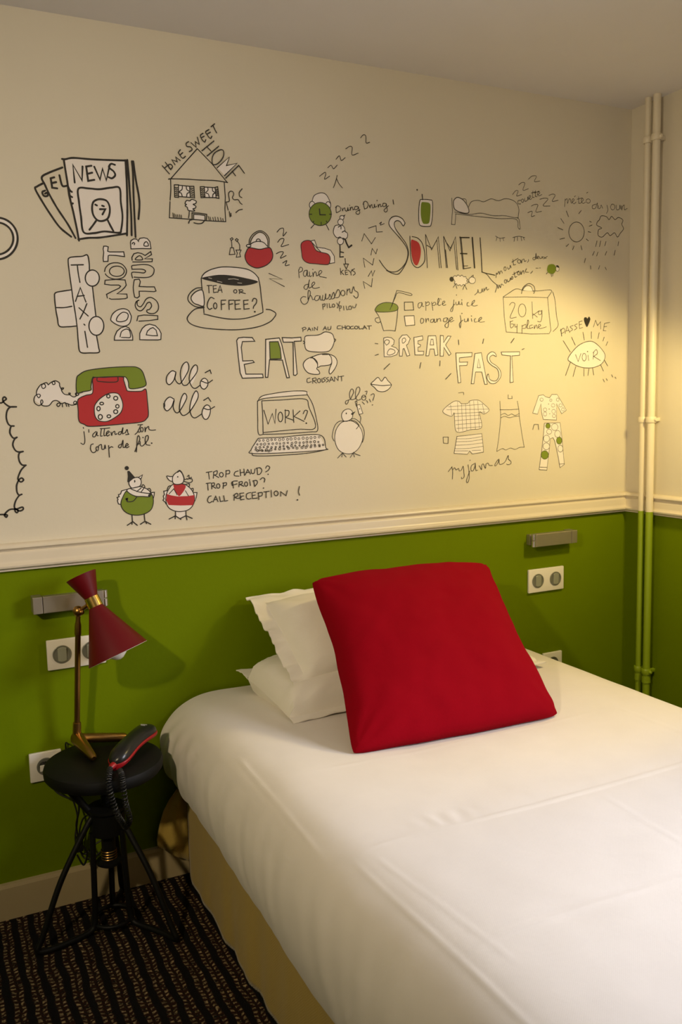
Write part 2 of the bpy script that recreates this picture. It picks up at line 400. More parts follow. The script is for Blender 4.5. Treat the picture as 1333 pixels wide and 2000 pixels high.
# ------------------------------------------------------------------ the painted wall
# every drawing is traced on the wall: "@x0,y0,s" sets the frame of the strokes that follow.
# w = stroke width in mm; s/S smooth open/closed, l/L straight open/closed, o ellipse;
# f? fills, b? fills and outlines (W white, R red, G green, D dark)
DRAWINGS = [
('ring_drawing', 'black outlined ring at the left end', '''
@0,280,3.9206
w5
r -25,729 160,160 127,123
'''),
('newspaper_drawing', 'drawing of a fan of magazines with the word NEWS', '''
@0,280,3.9206
w5
s 545,715 460,645 390,550 320,440 270,350 285,330 325,308
s 345,362 325,372 330,395 345,405 365,400 362,378 345,385
s 578,725 520,620 440,500 380,395 345,320 320,260 375,225 478,185
l 415,260 388,268 400,340 438,345
l 395,305 430,297
s 455,245 475,320 500,328 545,312
fW L 488,122 560,114 690,122 820,128 955,130 975,300 980,450 968,690 900,705 760,722 605,735 560,520 530,400
s 475,120 500,122 560,112 690,122 820,128 960,132
l 488,122 500,200 515,290 530,400 560,520 590,660 605,745
s 600,735 680,724 760,722 860,708 970,690
s 520,325 530,350 540,365 550,372
s 530,375 535,400 552,412
s 535,410 545,460 558,460
l 572,300 558,165 628,285 632,178
l 700,172 660,178 675,288 722,280
l 666,235 706,225
l 722,180 766,278 785,195 814,284 840,168
s 880,165 850,158 835,185 870,215 882,245 858,268 832,260
S 600,348 680,346 760,352 850,340 915,343 925,450 938,560 928,660 910,685 800,675 720,688 640,680 620,560 605,450
S 735,435 770,428 815,440 838,480 840,530 825,575 785,595 745,588 715,550 705,500 712,455
l 730,470 742,476
l 782,478 795,482
l 765,505 806,505 785,545
s 735,595 710,630 685,662
s 825,590 845,630 868,672
s 975,128 985,250 995,400 1005,560 1008,705
s 1010,138 1018,230 1022,380 1030,560 1038,718
s 1020,138 1040,280 1062,400 1068,480 1060,580
s 960,130 970,300 975,500 972,705
'''),
('taxi_drawing', 'drawing of a taxi standing on its nose', '''
@0,280,3.9206
w3.2
fW L 525,872 668,857 685,970 700,1000 710,1100 735,1320 740,1470 758,1600 615,1598 592,1440 575,1330 550,1130 530,980
fW L 548,1122 425,1145 420,1190 430,1290 455,1400 590,1398
s 685,970 682,905 668,855 630,865 560,870 530,878 522,900 530,980 548,1110 560,1200 578,1310 592,1420 600,1520 615,1598 690,1605 758,1600 755,1560 740,1475
s 708,1098 720,1200 735,1328
bW o 707,1032 54,62
bW o 738,1398 57,72
s 548,1122 480,1132 425,1145 418,1180 428,1275 440,1340 455,1400 520,1405 590,1398
s 428,1258 490,1258 550,1248
l 545,932 638,930
s 592,935 600,1000 612,1065
l 578,1210 615,1105 658,1215
l 590,1172 645,1165
l 605,1260 675,1322
s 665,1228 640,1290 612,1345
l 643,1385 650,1392
s 650,1440 660,1500 670,1562
'''),
('do_not_lettering', 'outlined words DO NOT running up the wall', '''
@190,460,9.093
w2.7
bW L 115,190 160,190 195,202 185,280 220,292 400,292 470,290 485,375 330,355 220,350 195,360 190,460 110,462 105,400 115,300 105,240
s 130,640 150,570 220,505 320,485 420,500 490,560 520,630 495,710 430,760 320,775 220,750 160,705 145,680
o 348,635 132,92
l 215,1118 250,1132 380,1130 500,1122 535,1105 525,1040 350,1035 430,980 490,920 515,880 495,790 330,780 140,795 132,865 240,880 380,880 415,900 390,935 250,1000 165,1045 180,1110
bW S 240,1490 270,1400 350,1330 460,1300 550,1330 590,1400 605,1450 580,1550 520,1600 430,1610 340,1580 265,1530
S 340,1500 370,1430 450,1365 530,1380 550,1430 520,1500 440,1530 370,1528
bW L 305,1860 310,1790 350,1700 420,1640 500,1615 560,1640 600,1700 628,1790 630,1858 500,1858
s 405,1800 430,1710 500,1665 560,1675 585,1730 585,1808 500,1812 430,1810
'''),
('disturb_lettering', 'outlined word DISTURB running up the wall', '''
@190,460,9.093
w2.7
bW L 600,238 590,130 600,90 650,60 700,65 735,110 735,80 760,50 830,40 890,55 935,110 955,235 800,232
s 620,150 640,125 665,140 655,165
S 835,185 835,140 870,110 900,140 905,185
l 620,440 615,390 650,325 720,305 790,320 850,355 950,285 965,340 840,415 980,415 975,465 800,470 630,470
S 680,430 700,390 750,360 790,385 800,430
s 620,600 615,540 700,525 820,515 930,530 1000,580 1010,630 990,690 930,735 820,748 655,740
s 615,600 700,598 800,600 850,620 855,645 820,665 720,655 615,660 625,755
L 660,785 745,775 765,820 745,905 880,912 1015,912 1045,985 1010,998 850,990 745,990 750,1080 710,1110 665,1095 645,1000 640,920 650,830
S 740,1150 710,1170 715,1240 770,1265 820,1210 870,1130 950,1100 1040,1150 1085,1230 1080,1320 1020,1380 940,1385 885,1360 885,1325 930,1310 965,1250 940,1190 890,1200 840,1280 780,1335 715,1320 675,1250 690,1180
l 705,1515 725,1430 830,1412 1000,1420 1075,1425 1075,1490 920,1510 740,1522
bW L 755,1850 755,1740 800,1650 860,1595 930,1575 1030,1600 1100,1670 1135,1740 1130,1845 1080,1855 900,1855
L 870,1765 890,1700 940,1655 990,1635 1045,1680 1070,1780 980,1780
'''),
('house_drawing', 'drawing of a house with HOME SWEET HOME along its roof', '''
@300,220,6.665
w2.7
l 195,868 225,860 400,660 565,475
l 570,470 620,520 760,665 962,912
s 200,862 420,866 600,878 800,885 965,910
s 222,868 225,1000 216,1140
l 215,1160 206,1370 330,1378 530,1392 700,1408 940,1420 930,1250 935,1100 920,905
fW L 325,945 470,960 478,1100 325,1095
L 270,940 325,940 325,1105 275,1100
L 470,960 525,960 535,1112 478,1100
l 325,945 470,960
l 325,1092 480,1105
s 375,955 370,1000 335,1030
s 335,1040 360,1050 374,1092
s 425,955 432,1000 465,1025
s 465,1040 438,1055 430,1095
l 278,975 318,978 280,1000 318,1003 280,1028 318,1030 282,1055 318,1057 282,1080 318,1082
l 478,985 520,985 480,1008 522,1010 482,1035 524,1037 484,1060 526,1062 486,1085 528,1087
fW L 660,970 800,978 815,1110 670,1105
L 608,965 660,965 670,1105 618,1108
L 800,975 835,965 852,1118 815,1112
l 660,970 800,978
l 670,1105 815,1108
s 705,975 708,1010 680,1040
s 682,1048 712,1060 725,1100
s 765,980 770,1020 800,1040
s 800,1048 775,1065 768,1105
l 615,990 655,990 617,1015 658,1017 620,1040 660,1042 622,1065 662,1068 624,1090 664,1092
l 805,1000 838,1000 808,1025 840,1027 812,1050 842,1052 815,1078 845,1080
bW S 410,1185 430,1145 470,1150 500,1130 555,1155 545,1185 515,1195 550,1220 540,1245 512,1255 535,1278 500,1282 450,1270 440,1235 412,1215 428,1195
s 465,1285 462,1330 455,1370
fW L 522,1385 522,1325 600,1330 668,1340 668,1398
l 500,1388 500,1305 595,1310 692,1325 686,1402
l 522,1388 522,1325 600,1330 668,1340 668,1398
s 455,1440 470,1405 500,1395
s 525,1435 580,1447 630,1440 660,1410
w2.0
l 250,1308 255,1362
l 270,1318 272,1362
l 290,1330 295,1366
l 312,1330 318,1368
l 338,1330 342,1370
l 360,1335 363,1370
l 710,1350 725,1402
l 735,1360 745,1402
l 770,1365 780,1406
l 800,1360 808,1408
l 835,1365 842,1410
l 870,1370 880,1412
l 900,1380 906,1412
w2.4
s 945,1165 985,1150 975,1060 1000,1025 1035,1035 1040,1070 1025,1110 1050,1135 1100,1135 1125,1175 1152,1195
s 945,1170 970,1270
s 1152,993 1115,1040 1120,1090 1148,1107
s 1070,1302 1110,1270 1155,1260
l 985,1290 995,1360
l 1005,1310 1008,1350
@300,230,7.0158
w2.7
l 118,660 215,770
l 160,612 235,715
l 150,690 198,650
S 205,645 235,640 258,670 240,700 215,695 205,665
l 292,645 248,578 322,605 302,540 364,588
s 365,440 338,478 345,490 365,525 400,557 435,530
l 362,510 398,480
s 478,330 445,355 455,395 505,402 525,440 488,467
l 512,345 582,408 570,330 625,367 598,270
s 675,215 642,243 655,290 695,335 715,303
l 655,275 692,255
s 757,165 712,195 735,240 775,285 797,255
l 730,227 777,200
l 785,125 835,85
l 812,108 835,160 862,210
l 660,455 825,320
l 726,398 782,457
l 730,527 890,393
S 800,560 830,490 900,445 950,450 957,520 920,590 860,640 808,638
fW L 870,690 1035,545 995,660 1140,628 970,795
l 868,690 1035,543 995,660 1142,626 968,797
l 985,830 1165,655 1242,762
l 1075,735 1120,797
'''),
('cup_drawing', 'drawing of a cup and saucer reading TEA OR COFFEE?', '''
@340,430,5.554
w2.9
fW S 300,630 320,590 400,540 520,510 700,515 830,545 900,600 915,640 880,670 600,600 430,610
fD S 300,632 400,605 500,593 620,600 760,625 905,662 870,690 740,712 560,700 430,670
w1.2
lW 375,625 410,634
lW 470,662 520,674
lW 590,640 650,636 700,645
lW 690,680 735,684
w2.9
s 298,628 310,600 345,565 420,530 530,508 690,515 800,535 870,575 917,627
s 295,630 303,740 315,840 325,1005
s 915,625 935,720 950,860 965,980 945,1010 800,1060 640,1075 480,1055 325,1018
s 305,735 240,740 175,790 150,850 175,900 240,940 328,945
bW S 312,768 250,770 200,810 185,850 210,895 260,918 325,924
s 320,950 230,965 160,1030 145,1080 190,1130 300,1165 480,1185 700,1188 900,1160 1030,1110 1085,1060 1105,1012 1050,975 1000,968
w2.3
l 358,710 412,708
l 376,710 380,790
l 460,708 425,712 430,787 466,780
l 428,748 458,742
l 475,784 500,710 522,784
l 482,762 518,758
o 665,773 17,19
l 710,798 712,757
s 700,757 740,755 745,772 715,780
l 715,780 775,797
w2.7
s 435,852 400,838 372,875 360,930 382,968 412,955
o 447,930 18,32
l 515,972 512,870 562,868
l 512,916 552,908
l 598,970 595,870 650,868
l 596,916 636,906
l 715,868 660,872 665,967 722,962
l 662,916 706,908
l 805,868 755,872 760,967 817,960
l 757,916 800,908
s 848,882 865,850 895,860 892,900 865,935 860,957
o 876,994 4,4
'''),
('kettle_drawing', 'drawing of a red kettle with salt and pepper shakers', '''
@340,430,5.554
w2.7
fW S 840,265 850,210 890,160 940,140 985,170 1015,230 1020,300 930,315 830,292
s 815,270 820,210 860,150 930,115 990,140 1030,200 1030,295
s 828,265 835,220 870,165 930,130 985,155 1015,215 1018,290
s 830,262 870,238 930,230 975,245 1012,282
s 890,232 900,210 920,205 937,220 935,235
bW S 830,287 800,292 785,280 800,265 830,270
bR S 820,300 930,316 1030,298 1060,330 1072,385 1055,440 1000,490 920,518 860,510 800,470 770,400 785,340
w2.3
L 600,375 612,300 645,300 662,370
s 628,297 625,240 620,222
L 610,205 630,190 642,205 622,222
L 675,403 687,357 672,325 728,325 712,360 722,397
s 712,322 712,270 690,232
L 665,215 680,200 697,212 682,232
'''),
('sleep_letters_drawing', 'column of hand drawn letters Z beside the red kettle', '''
@340,430,5.554
w2.4
s 1118,130 1150,95 1185,88 1190,120 1185,172 1222,130
s 1125,240 1155,205 1192,203 1185,240 1165,287 1245,265
s 1110,365 1150,345 1187,350 1155,412 1217,385
s 1180,465 1224,440 1208,492 1252,485
l 1030,578 1175,640 1035,635 1197,720
'''),
('alarm_clock_drawing', 'drawing of a green alarm clock with the words Dring Dring!', '''
@570,240,5.265
w2.6
bW S 212,850 212,800 235,745 300,720 350,735 385,790 396,850 300,860
bW o 210,845 28,38
bW o 375,850 26,40
bG o 293,938 115,119
w4
l 285,885 290,945 347,946
w3
l 183,940 207,940
l 388,940 410,940
l 303,1022 303,1052
l 227,1013 217,1027
l 355,1010 365,1024
w2.8
l 232,1045 198,1082
l 355,1048 382,1102
w2.3
s 285,550 340,510 350,530 338,580 390,548
s 370,462 405,437 430,472 467,435
s 455,375 490,340 510,387 550,358
s 555,268 595,243 622,255 620,330 684,312
s 708,155 735,125 762,135 765,205 802,200
s 428,668 450,610 467,540
s 462,575 485,625 522,670
@640,380,8.331
w2.3
s 145,190 138,240 142,297
s 128,212 160,185 195,198 212,225 205,265 150,297
s 232,220 246,268 252,235 278,218
s 282,222 288,262 318,266 330,212 335,262 356,248
o 358,177 2,3
s 366,208 370,258 376,222 402,205 412,248 434,238
s 492,195 452,195 438,225 455,247 488,235 500,200 515,260 522,300 495,324 463,306 470,278 532,248
s 585,120 590,180 600,237
s 575,160 605,112 645,125 660,170 640,220 600,237
s 678,172 690,217 694,188 714,166
s 722,165 728,212 755,212 762,160 770,207 798,192
o 805,98 2,3
s 820,162 826,208 832,178 856,158 864,197 888,188
s 947,145 905,145 895,175 910,197 945,185 954,150 965,215 972,260 945,287 918,266 930,238 992,182
w3
l 1063,88 1074,157
'''),
('keys_drawing', 'drawing of a bunch of keys with an arrow to the word KEYS', '''
@640,410,14.283
w2.6
bW S 350,260 345,200 370,165 430,162 460,200 445,260 400,290
fD L 425,165 505,125 462,205
bW S 230,435 180,510 165,630 210,730 280,778 345,755 400,790 470,820 540,780 562,700 545,640 492,600 478,520 440,450 370,425
bW o 365,340 78,85
w3.4
s 300,482 350,450 375,460 375,532
s 408,622 470,590 512,620
w2.6
bW o 360,875 85,95
w4.2
l 345,970 350,1100 345,1315 440,1308
l 350,1172 445,1190
w5
s 430,800 490,830 530,930 590,1050
l 590,1050 672,988
w3
l 490,1358 503,1500
L 455,1512 582,1510 525,1650
w2.3
l 355,1628 372,1812
l 440,1680 378,1730 458,1812
l 560,1680 490,1690 505,1812 567,1800
l 498,1747 552,1740
l 578,1680 642,1742
l 690,1660 650,1740 662,1822
s 752,1640 695,1690 755,1730 772,1780 718,1822
'''),
('slipper_drawing', 'drawing of a red slipper captioned Paire de chaussons', '''
@570,240,5.265
w2.6
bW L 195,1215 235,1205 262,1280 340,1290 400,1310 438,1370 442,1438 390,1447 395,1380 300,1328
bR S 95,1255 120,1220 165,1208 200,1220 225,1265 250,1310 300,1330 370,1348 395,1385 390,1430 365,1458 250,1450 165,1440 115,1400 102,1330
@570,510,7.841
w2.3
s 108,130 110,200 115,257
s 104,152 130,95 163,110 160,150 120,172
s 237,140 195,150 178,200 200,237 225,215 240,145 242,225 264,230
s 270,165 280,237 306,222
o 323,127 2,3
s 322,175 330,237 335,195 357,165 375,182 380,225
s 380,228 440,195 462,160 440,143 415,175 430,232 480,245 532,256
s 257,355 210,365 188,405 210,432 242,415 272,288 262,340 264,410 300,398
s 308,395 352,345 340,320 310,350 320,405 365,417 426,403
s 217,550 175,545 138,580 150,630 190,662 237,640 262,580 287,490 270,450 252,470 250,590
s 250,585 285,530 307,545 320,590 352,580
s 412,530 370,535 350,580 375,607 415,585 432,530 442,592 462,597
s 477,525 470,592 505,592 522,500 522,575 548,580
s 545,580 572,550 582,508 607,572 572,587
s 600,582 642,478 657,557 620,582
s 650,562 707,438 742,490 720,552 670,562
o 785,490 32,42
s 850,428 845,517
s 848,462 885,425 895,482 922,490
s 920,490 947,393 967,450 1012,480 1017,540 985,567 948,530
w2.1
l 475,658 480,742
s 475,665 510,655 505,690 480,702
l 540,650 546,717
l 575,650 581,712 617,705
o 640,682 20,25
l 690,640 715,682
l 737,618 715,682 700,722
l 730,680 736,767
s 730,690 757,685 757,715 735,727
l 795,690 800,752
l 835,690 845,747 872,740
o 895,715 22,28
s 935,690 945,717 975,705 992,658
'''),
('sommeil_lettering', 'tall word SOMMEIL with a red filled letter O and small Zs', '''
@690,340,4.5966
w2.3
l 138,486 206,464 210,521 264,518
s 235,445 255,432 245,457 280,445
l 78,602 100,535 165,627 200,570
l 160,727 172,668 205,717 217,673
l 105,837 92,755 175,817 187,758
l 135,920 165,868 175,917 194,866
l 105,1027 92,965 165,1012 174,938
w3
fW S 465,445 440,408 395,385 345,400 325,430 335,470 380,525 440,595 485,665 492,700 470,650 430,590 385,510 372,450 395,418 425,425 450,462
s 467,440 440,400 390,378 345,390 322,430 330,470 380,530 440,600 482,665 492,720 475,790 430,850 380,878 320,872 275,830 236,773
s 467,440 450,465 425,430 395,418 370,440 380,490 430,560 475,625 497,695 490,760 460,830 408,897 350,890 300,865
s 510,558 512,640 520,760 540,815 575,840 610,825 642,780 642,700 620,620 580,575 530,562
fR S 520,600 550,595 590,620 608,680 600,760 575,818 545,800 525,720
w2.6
l 650,543 667,842
l 652,545 705,680 765,563 792,842
l 662,640 710,668 752,592 776,842
l 812,560 838,842
l 815,563 870,690 920,563 942,862
l 828,600 875,668 905,602 930,857
l 830,680 848,842
l 960,562 988,852 1057,840
l 970,578 996,852
w4.2
l 958,570 1042,571
l 963,714 1022,716
w2.2
l 985,826 1030,824
w4.6
l 1070,570 1091,842
w3.6
s 1140,573 1150,720 1158,880
s 1156,880 1200,893 1272,908
w2.2
s 1160,880 1200,900 1245,955 1290,995
'''),
('mobile_phone_drawing', 'drawing of a mobile phone with a green screen', '''
@690,340,4.5966
w3
bW S 600,240 625,228 690,232 713,252 712,380 700,455 680,470 610,465 592,430 590,330
fG S 612,264 640,252 686,262 696,300 690,400 680,440 650,448 625,437 608,370
w4
l 620,183 625,230
o 575,142 2,3
'''),
('bed_drawing', 'drawing of someone asleep in a bed with the word couette', '''
@860,330,3.508
w2.3
l 80,200 85,290 78,380 102,382 108,310
s 195,260 215,225 260,215 300,225 350,205 400,218 440,205 480,208 520,230 540,275 535,332
s 100,295 200,312 280,303 360,320 440,320 500,332 537,335
s 105,308 250,325 400,340 520,345 535,400 548,410 542,350 530,335
s 150,205 175,208 182,235
w3.6
bW S 95,215 120,195 160,215 190,260 195,300 150,300 105,280 92,250
@990,335,5.332
w2.2
s 62,240 95,200 120,205 105,255 157,240
s 125,140 160,115 190,125 170,195 227,180
s 228,80 265,48 310,50 290,105 347,100
s 220,430 265,415 258,468 292,460
s 258,360 290,345 325,350 305,420 364,415
s 345,290 395,278 430,290 380,355 452,360
s 440,250 480,235 505,250 475,310 537,300
s 147,300 120,305 118,335 147,337
o 165,305 12,18
s 185,280 192,310 215,300 220,265 227,297
s 232,287 250,262 240,250 232,270 245,292 264,280
l 272,203 268,270 287,270
l 255,225 302,210
l 300,198 298,260 317,262
l 285,225 337,205
s 318,247 345,225 335,210 322,230 335,254 367,240
'''),
('weather_drawing', 'drawing of a sun and a rain cloud under meteo du jour', '''
@990,335,5.332
w2.2
s 610,285 608,320 605,367
s 610,300 630,285 635,332 650,290 665,290 674,332
s 680,327 705,295 690,285 682,310 700,337 722,320
l 705,265 717,254
l 750,263 752,332 772,330
l 735,290 787,275
s 775,327 800,295 790,280 778,305 795,332 822,320
l 833,226 847,214
o 850,308 22,22
s 932,340 895,355 895,385 925,382 945,328 947,384
s 955,355 960,387 980,375 985,350 1002,384
s 1045,350 1055,400 1040,437
o 1105,370 22,30
s 1140,350 1145,397 1175,390 1180,350 1187,392
s 1195,355 1200,402 1205,370 1225,350 1227,397 1257,385
@860,330,3.508
w2.7
o 935,432 53,68
l 865,288 880,327
l 967,285 950,307
l 827,340 849,373
l 807,402 841,418
l 821,482 853,474
l 865,532 881,515
l 908,554 918,528
l 965,526 972,554
l 1001,480 1016,493
l 1014,430 1032,435
l 1021,393 1041,385
l 1024,359 1036,365
S 1090,350 1105,322 1140,328 1158,347 1175,325 1198,347 1222,333 1252,350 1245,380 1257,410 1235,440 1215,467 1195,438 1165,457 1145,438 1110,467 1083,455 1085,418 1107,405 1073,385 1078,362
l 1075,493 1065,532
l 1100,493 1092,532
l 1136,498 1128,527
l 1223,498 1218,527
l 1056,566 1045,592
l 1081,570 1072,597
l 1141,566 1130,592
l 1199,558 1192,592
l 996,613 988,642
l 1030,663 1032,687
l 1093,663 1085,687
l 1130,673 1139,692
'''),
('eyelashes_drawing', 'drawing of two closed eyes with lashes', '''
@860,330,3.508
w2.4
s 380,460 410,475 444,470
l 390,468 384,492
l 410,476 412,497
l 430,472 436,492
s 498,470 540,462 580,470
l 512,468 507,497
l 530,466 530,492
l 555,466 560,492
l 570,468 578,487
'''),
('sheep_drawing', 'drawing of a white sheep, a small green sheep and counting words', '''
@860,500,3.7028
w2.4
bW S 98,168 96,152 108,142 118,148 130,137 145,147 158,138 170,150 186,150 190,164 202,170 192,180 203,194 188,198 182,210 168,206 155,218 143,208 128,214 120,202 104,200 108,186
o 210,185 4,6
fD o 84,168 15,18
bW o 232,176 24,24
l 225,150 240,138 240,156
l 112,202 95,227
l 112,202 122,235
l 178,208 165,242
l 178,208 193,242
@910,480,6.665
w2
fG S 1060,300 1075,255 1110,240 1150,245 1175,280 1172,330 1140,365 1095,362 1065,340
bW o 1195,300 22,34
fD S 1175,262 1200,255 1218,280 1200,285
w3
l 1065,350 1050,368
l 1110,360 1120,402
l 1135,360 1132,392
w2.2
s 118,642 155,605 160,570 170,612 205,605 215,560 220,602
s 235,602 240,555 246,582 270,540 277,577 302,563
s 395,418 400,355 412,372 430,335 442,372 450,335 467,330 477,357
o 512,300 14,25
s 545,280 555,307 575,290 580,255 592,288
l 615,178 622,252 652,245
l 600,215 682,163
o 695,205 20,24
s 720,185 728,227 735,190 760,175 767,207 787,193
s 815,178 818,195 803,217
s 905,150 875,160 880,182 905,175 915,98 920,172
s 925,167 950,145 940,135 928,155 947,172
s 960,145 965,167 990,160 995,140 1002,162
l 1008,143 1048,167
l 1062,138 1013,172
s 385,607 402,550 410,508 422,557 435,510 452,547 465,500 492,517
o 518,465 14,24
s 540,440 550,472 575,450 582,420 592,447
o 605,420 10,18
l 630,343 642,412 667,400
l 610,380 692,328
o 690,360 16,22
s 715,330 722,377 732,345 750,325 760,362
s 792,298 775,340 817,347
s 870,330 860,345 843,362
l 912,293 942,294
l 958,290 972,290
'''),
('eat_lettering', 'outlined word EAT with green inside the letter A', '''
@440,620,4.4433
w3
bW L 100,200 115,178 160,172 235,175 257,207 150,210 140,260 152,378 240,375 252,390 165,408 180,492 325,492 330,522 150,528 130,480 115,350
bW L 352,190 470,178 490,230 558,522 535,524 497,370 385,368 370,520 350,520
bG L 385,212 460,210 478,270 487,358 390,362
bW L 495,175 580,178 657,172 660,205 600,208 625,490 610,504 594,500 590,215 505,215
'''),
('pain_au_chocolat_drawing', 'drawing of a pastry captioned PAIN AU CHOCOLAT', '''
@440,620,4.4433
w2.6
bW S 690,190 705,160 790,155 830,145 870,125 925,140 945,180 945,220 920,275 880,298 790,300 720,290 695,260
s 678,205 692,218 680,227
s 945,183 960,195 945,217
w2.1
l 674,93 675,124
s 666,95 692,85 702,98 678,109
l 715,117 728,88 746,117
l 720,105 742,103
l 758,92 760,114
l 775,114 775,85 801,110 803,80
l 850,110 868,78 882,110
l 857,98 876,96
s 892,83 895,107 915,100 919,76
s 1002,72 978,75 975,98 1007,98
l 1015,73 1018,104
l 1015,88 1043,85
l 1042,70 1045,102
o 1068,88 16,14
s 1112,75 1090,82 1092,100 1117,98
o 1138,88 14,13
l 1160,76 1165,101 1192,97
l 1195,104 1210,73 1230,101
l 1201,92 1223,90
l 1233,75 1270,72
l 1250,74 1252,104
'''),
('croissant_drawing', 'drawing of a croissant captioned CROISSANT', '''
@440,620,4.4433
w2.6
bW S 750,348 700,370 678,410 695,455 730,485 790,495 820,487 812,462 795,445 805,420 790,385
bW S 750,348 820,320 900,318 925,355 918,405 870,418 830,422 805,432 800,390 775,357
bW S 900,320 950,340 972,385 955,440 915,490 902,470 912,430 925,395 920,345
w4
s 742,350 760,342
s 845,320 890,320
w2.2
s 737,525 712,535 715,565 747,558
l 760,572 760,530
s 756,532 786,525 788,545 765,550
l 765,550 794,570
o 815,548 14,18
l 840,530 842,562
s 870,520 850,530 870,545 848,564
s 897,520 878,530 898,545 878,562
l 905,560 922,516 942,554
l 912,545 934,540
l 950,554 950,515 980,547 982,508
l 988,515 1030,508
l 1010,512 1012,550
'''),
('laptop_drawing', 'drawing of an open laptop with WORK? on its screen', '''
@480,730,4.4433
w2.4
fW S 135,207 160,188 250,170 390,153 525,155 535,180 400,192 200,210
s 105,240 140,195 250,170 390,152 520,152 535,180 580,260 610,370 625,490 560,505 350,520 170,525 112,520 105,380 103,238
s 105,235 180,212 400,192 537,183
s 140,235 300,228 515,220 550,290 605,467 450,482 152,510
s 140,235 148,350 152,520
w2.6
l 158,316 195,437 232,345 255,432 264,308
o 302,375 20,42
l 345,427 345,312
s 340,318 375,322 372,360 345,378
l 345,378 412,402
l 418,422 412,313
l 472,323 420,370 507,413
s 500,347 515,318 537,325 525,365 512,397
o 527,429 3,3
w2.4
fW L 110,560 640,530 695,640 690,660 400,682 60,692 50,655
s 112,560 300,552 640,530 695,640 690,660 400,682 60,692 50,655 110,560
s 58,690 70,710 200,712 450,698 600,680 692,660
w1.7
k 122,580 635,552 16 9,10
k 100,614 632,590 17 8,9
k 90,642 670,615 18 7,8
k 100,668 640,628 15 8,9
k 88,660 200,672 5 7,7
'''),
('calling_bird_drawing', 'drawing of a round bird holding a mobile phone saying allo?', '''
@640,740,9.521
w2.4
bW S 285,800 400,780 470,790 560,850 630,950 655,1060 640,1170 580,1290 490,1370 400,1395 290,1375 200,1310 150,1200 135,1080 160,950 220,850
s 300,785 220,790 150,850 105,960 90,1080 122,1155
s 430,755 500,740 590,800 660,900 685,1000 675,1100 650,1180
s 440,770 520,790 585,860 575,882 535,932
bW S 300,780 265,710 270,640 320,580 390,560 450,590 470,650 460,720 420,765 360,782
w3.2
s 285,787 360,787 420,762 452,735
o 348,642 4,8
fD L 432,655 455,630 525,603 490,645 470,682
w2.4
bW L 545,490 600,475 658,642 588,662
s 512,430 545,410 545,480 540,510 520,440
s 590,660 620,720 605,812
o 595,558 5,4
l 275,1380 188,1472
l 275,1385 266,1452
l 285,1385 347,1452
l 485,1365 422,1462
l 480,1380 502,1452
s 490,1365 520,1395 607,1427
w2.2
s 395,392 345,410 333,450 355,472 380,440 392,398 410,385 430,370 485,250 470,195 440,195 410,270 420,360 460,387 522,365
s 520,365 590,250 602,180 575,150 540,180 520,270 530,360 570,397 622,375
o 675,350 38,48
s 640,330 675,340 710,320
s 700,235 735,230 720,292
s 805,302 850,275 870,310 843,402
o 836,484 4,4
l 648,428 687,472
s 720,403 740,418 747,447
l 778,375 802,427
'''),
('lips_drawing', 'drawing of a pair of lips', '''
@480,730,4.4433
w2.5
bW S 1088,90 1115,60 1150,32 1180,65 1210,30 1235,60 1265,97 1240,135 1200,155 1150,150 1120,120
s 1088,90 1140,98 1190,103 1267,97
o 1093,91 4,3
'''),
('juice_cup_drawing', 'drawing of a green cup with a straw beside two tick boxes for juice', '''
@710,550,4.0394
w2.4
bG S 98,235 108,195 150,170 200,165 255,178 275,205 260,228 190,240
s 98,237 125,280 160,388
s 160,388 205,385 252,390
s 252,390 265,300 273,212
s 118,285 98,290 95,310 115,325 134,318
w2
s 210,222 235,160 260,85 275,72 375,95 370,110 278,88 250,130 222,197
@780,570,7.4056
w3
L 75,150 200,148 210,264 78,268
bW L 75,350 215,345 226,480 95,492
w2.2
s 327,155 285,165 273,205 290,237 320,205 332,160 337,207 357,210
s 385,143 388,200 388,270
s 386,172 420,145 442,170 415,197 388,195
s 470,148 480,200 488,270
s 476,182 510,150 532,170 510,197 483,195
s 545,190 580,130 572,93 560,130 570,195 602,190
l 598,98 606,112
s 618,182 662,150 650,133 628,155 640,197 677,185
s 792,118 785,200 770,280 743,275 760,235 802,178
o 829,47 3,3
s 820,150 825,187 855,180 865,138 872,182 902,175
l 905,148 912,192
o 906,117 3,3
s 1002,155 985,165 985,202 1017,205
s 1038,197 1085,150 1090,123 1060,145 1055,185 1080,207 1132,195
S 310,415 325,383 355,400 350,440 320,457
s 385,383 390,442 395,410 422,385 427,422
s 492,395 460,405 458,440 490,437 507,393 512,442 532,435
s 545,388 548,437 555,405 590,385 602,427
s 692,375 650,385 643,425 680,432 702,378 715,470 700,517 668,505 670,470 722,428
s 725,422 772,390 760,368 730,395 745,437 792,413
s 885,343 895,430 885,522 873,460 922,408
o 908,313 3,3
s 945,393 950,432 985,425 997,383 1002,427
l 1045,388 1052,427
o 1047,350 3,3
s 1107,385 1090,400 1095,437 1122,435
s 1138,432 1190,390 1185,368 1155,395 1165,437 1237,433
'''),
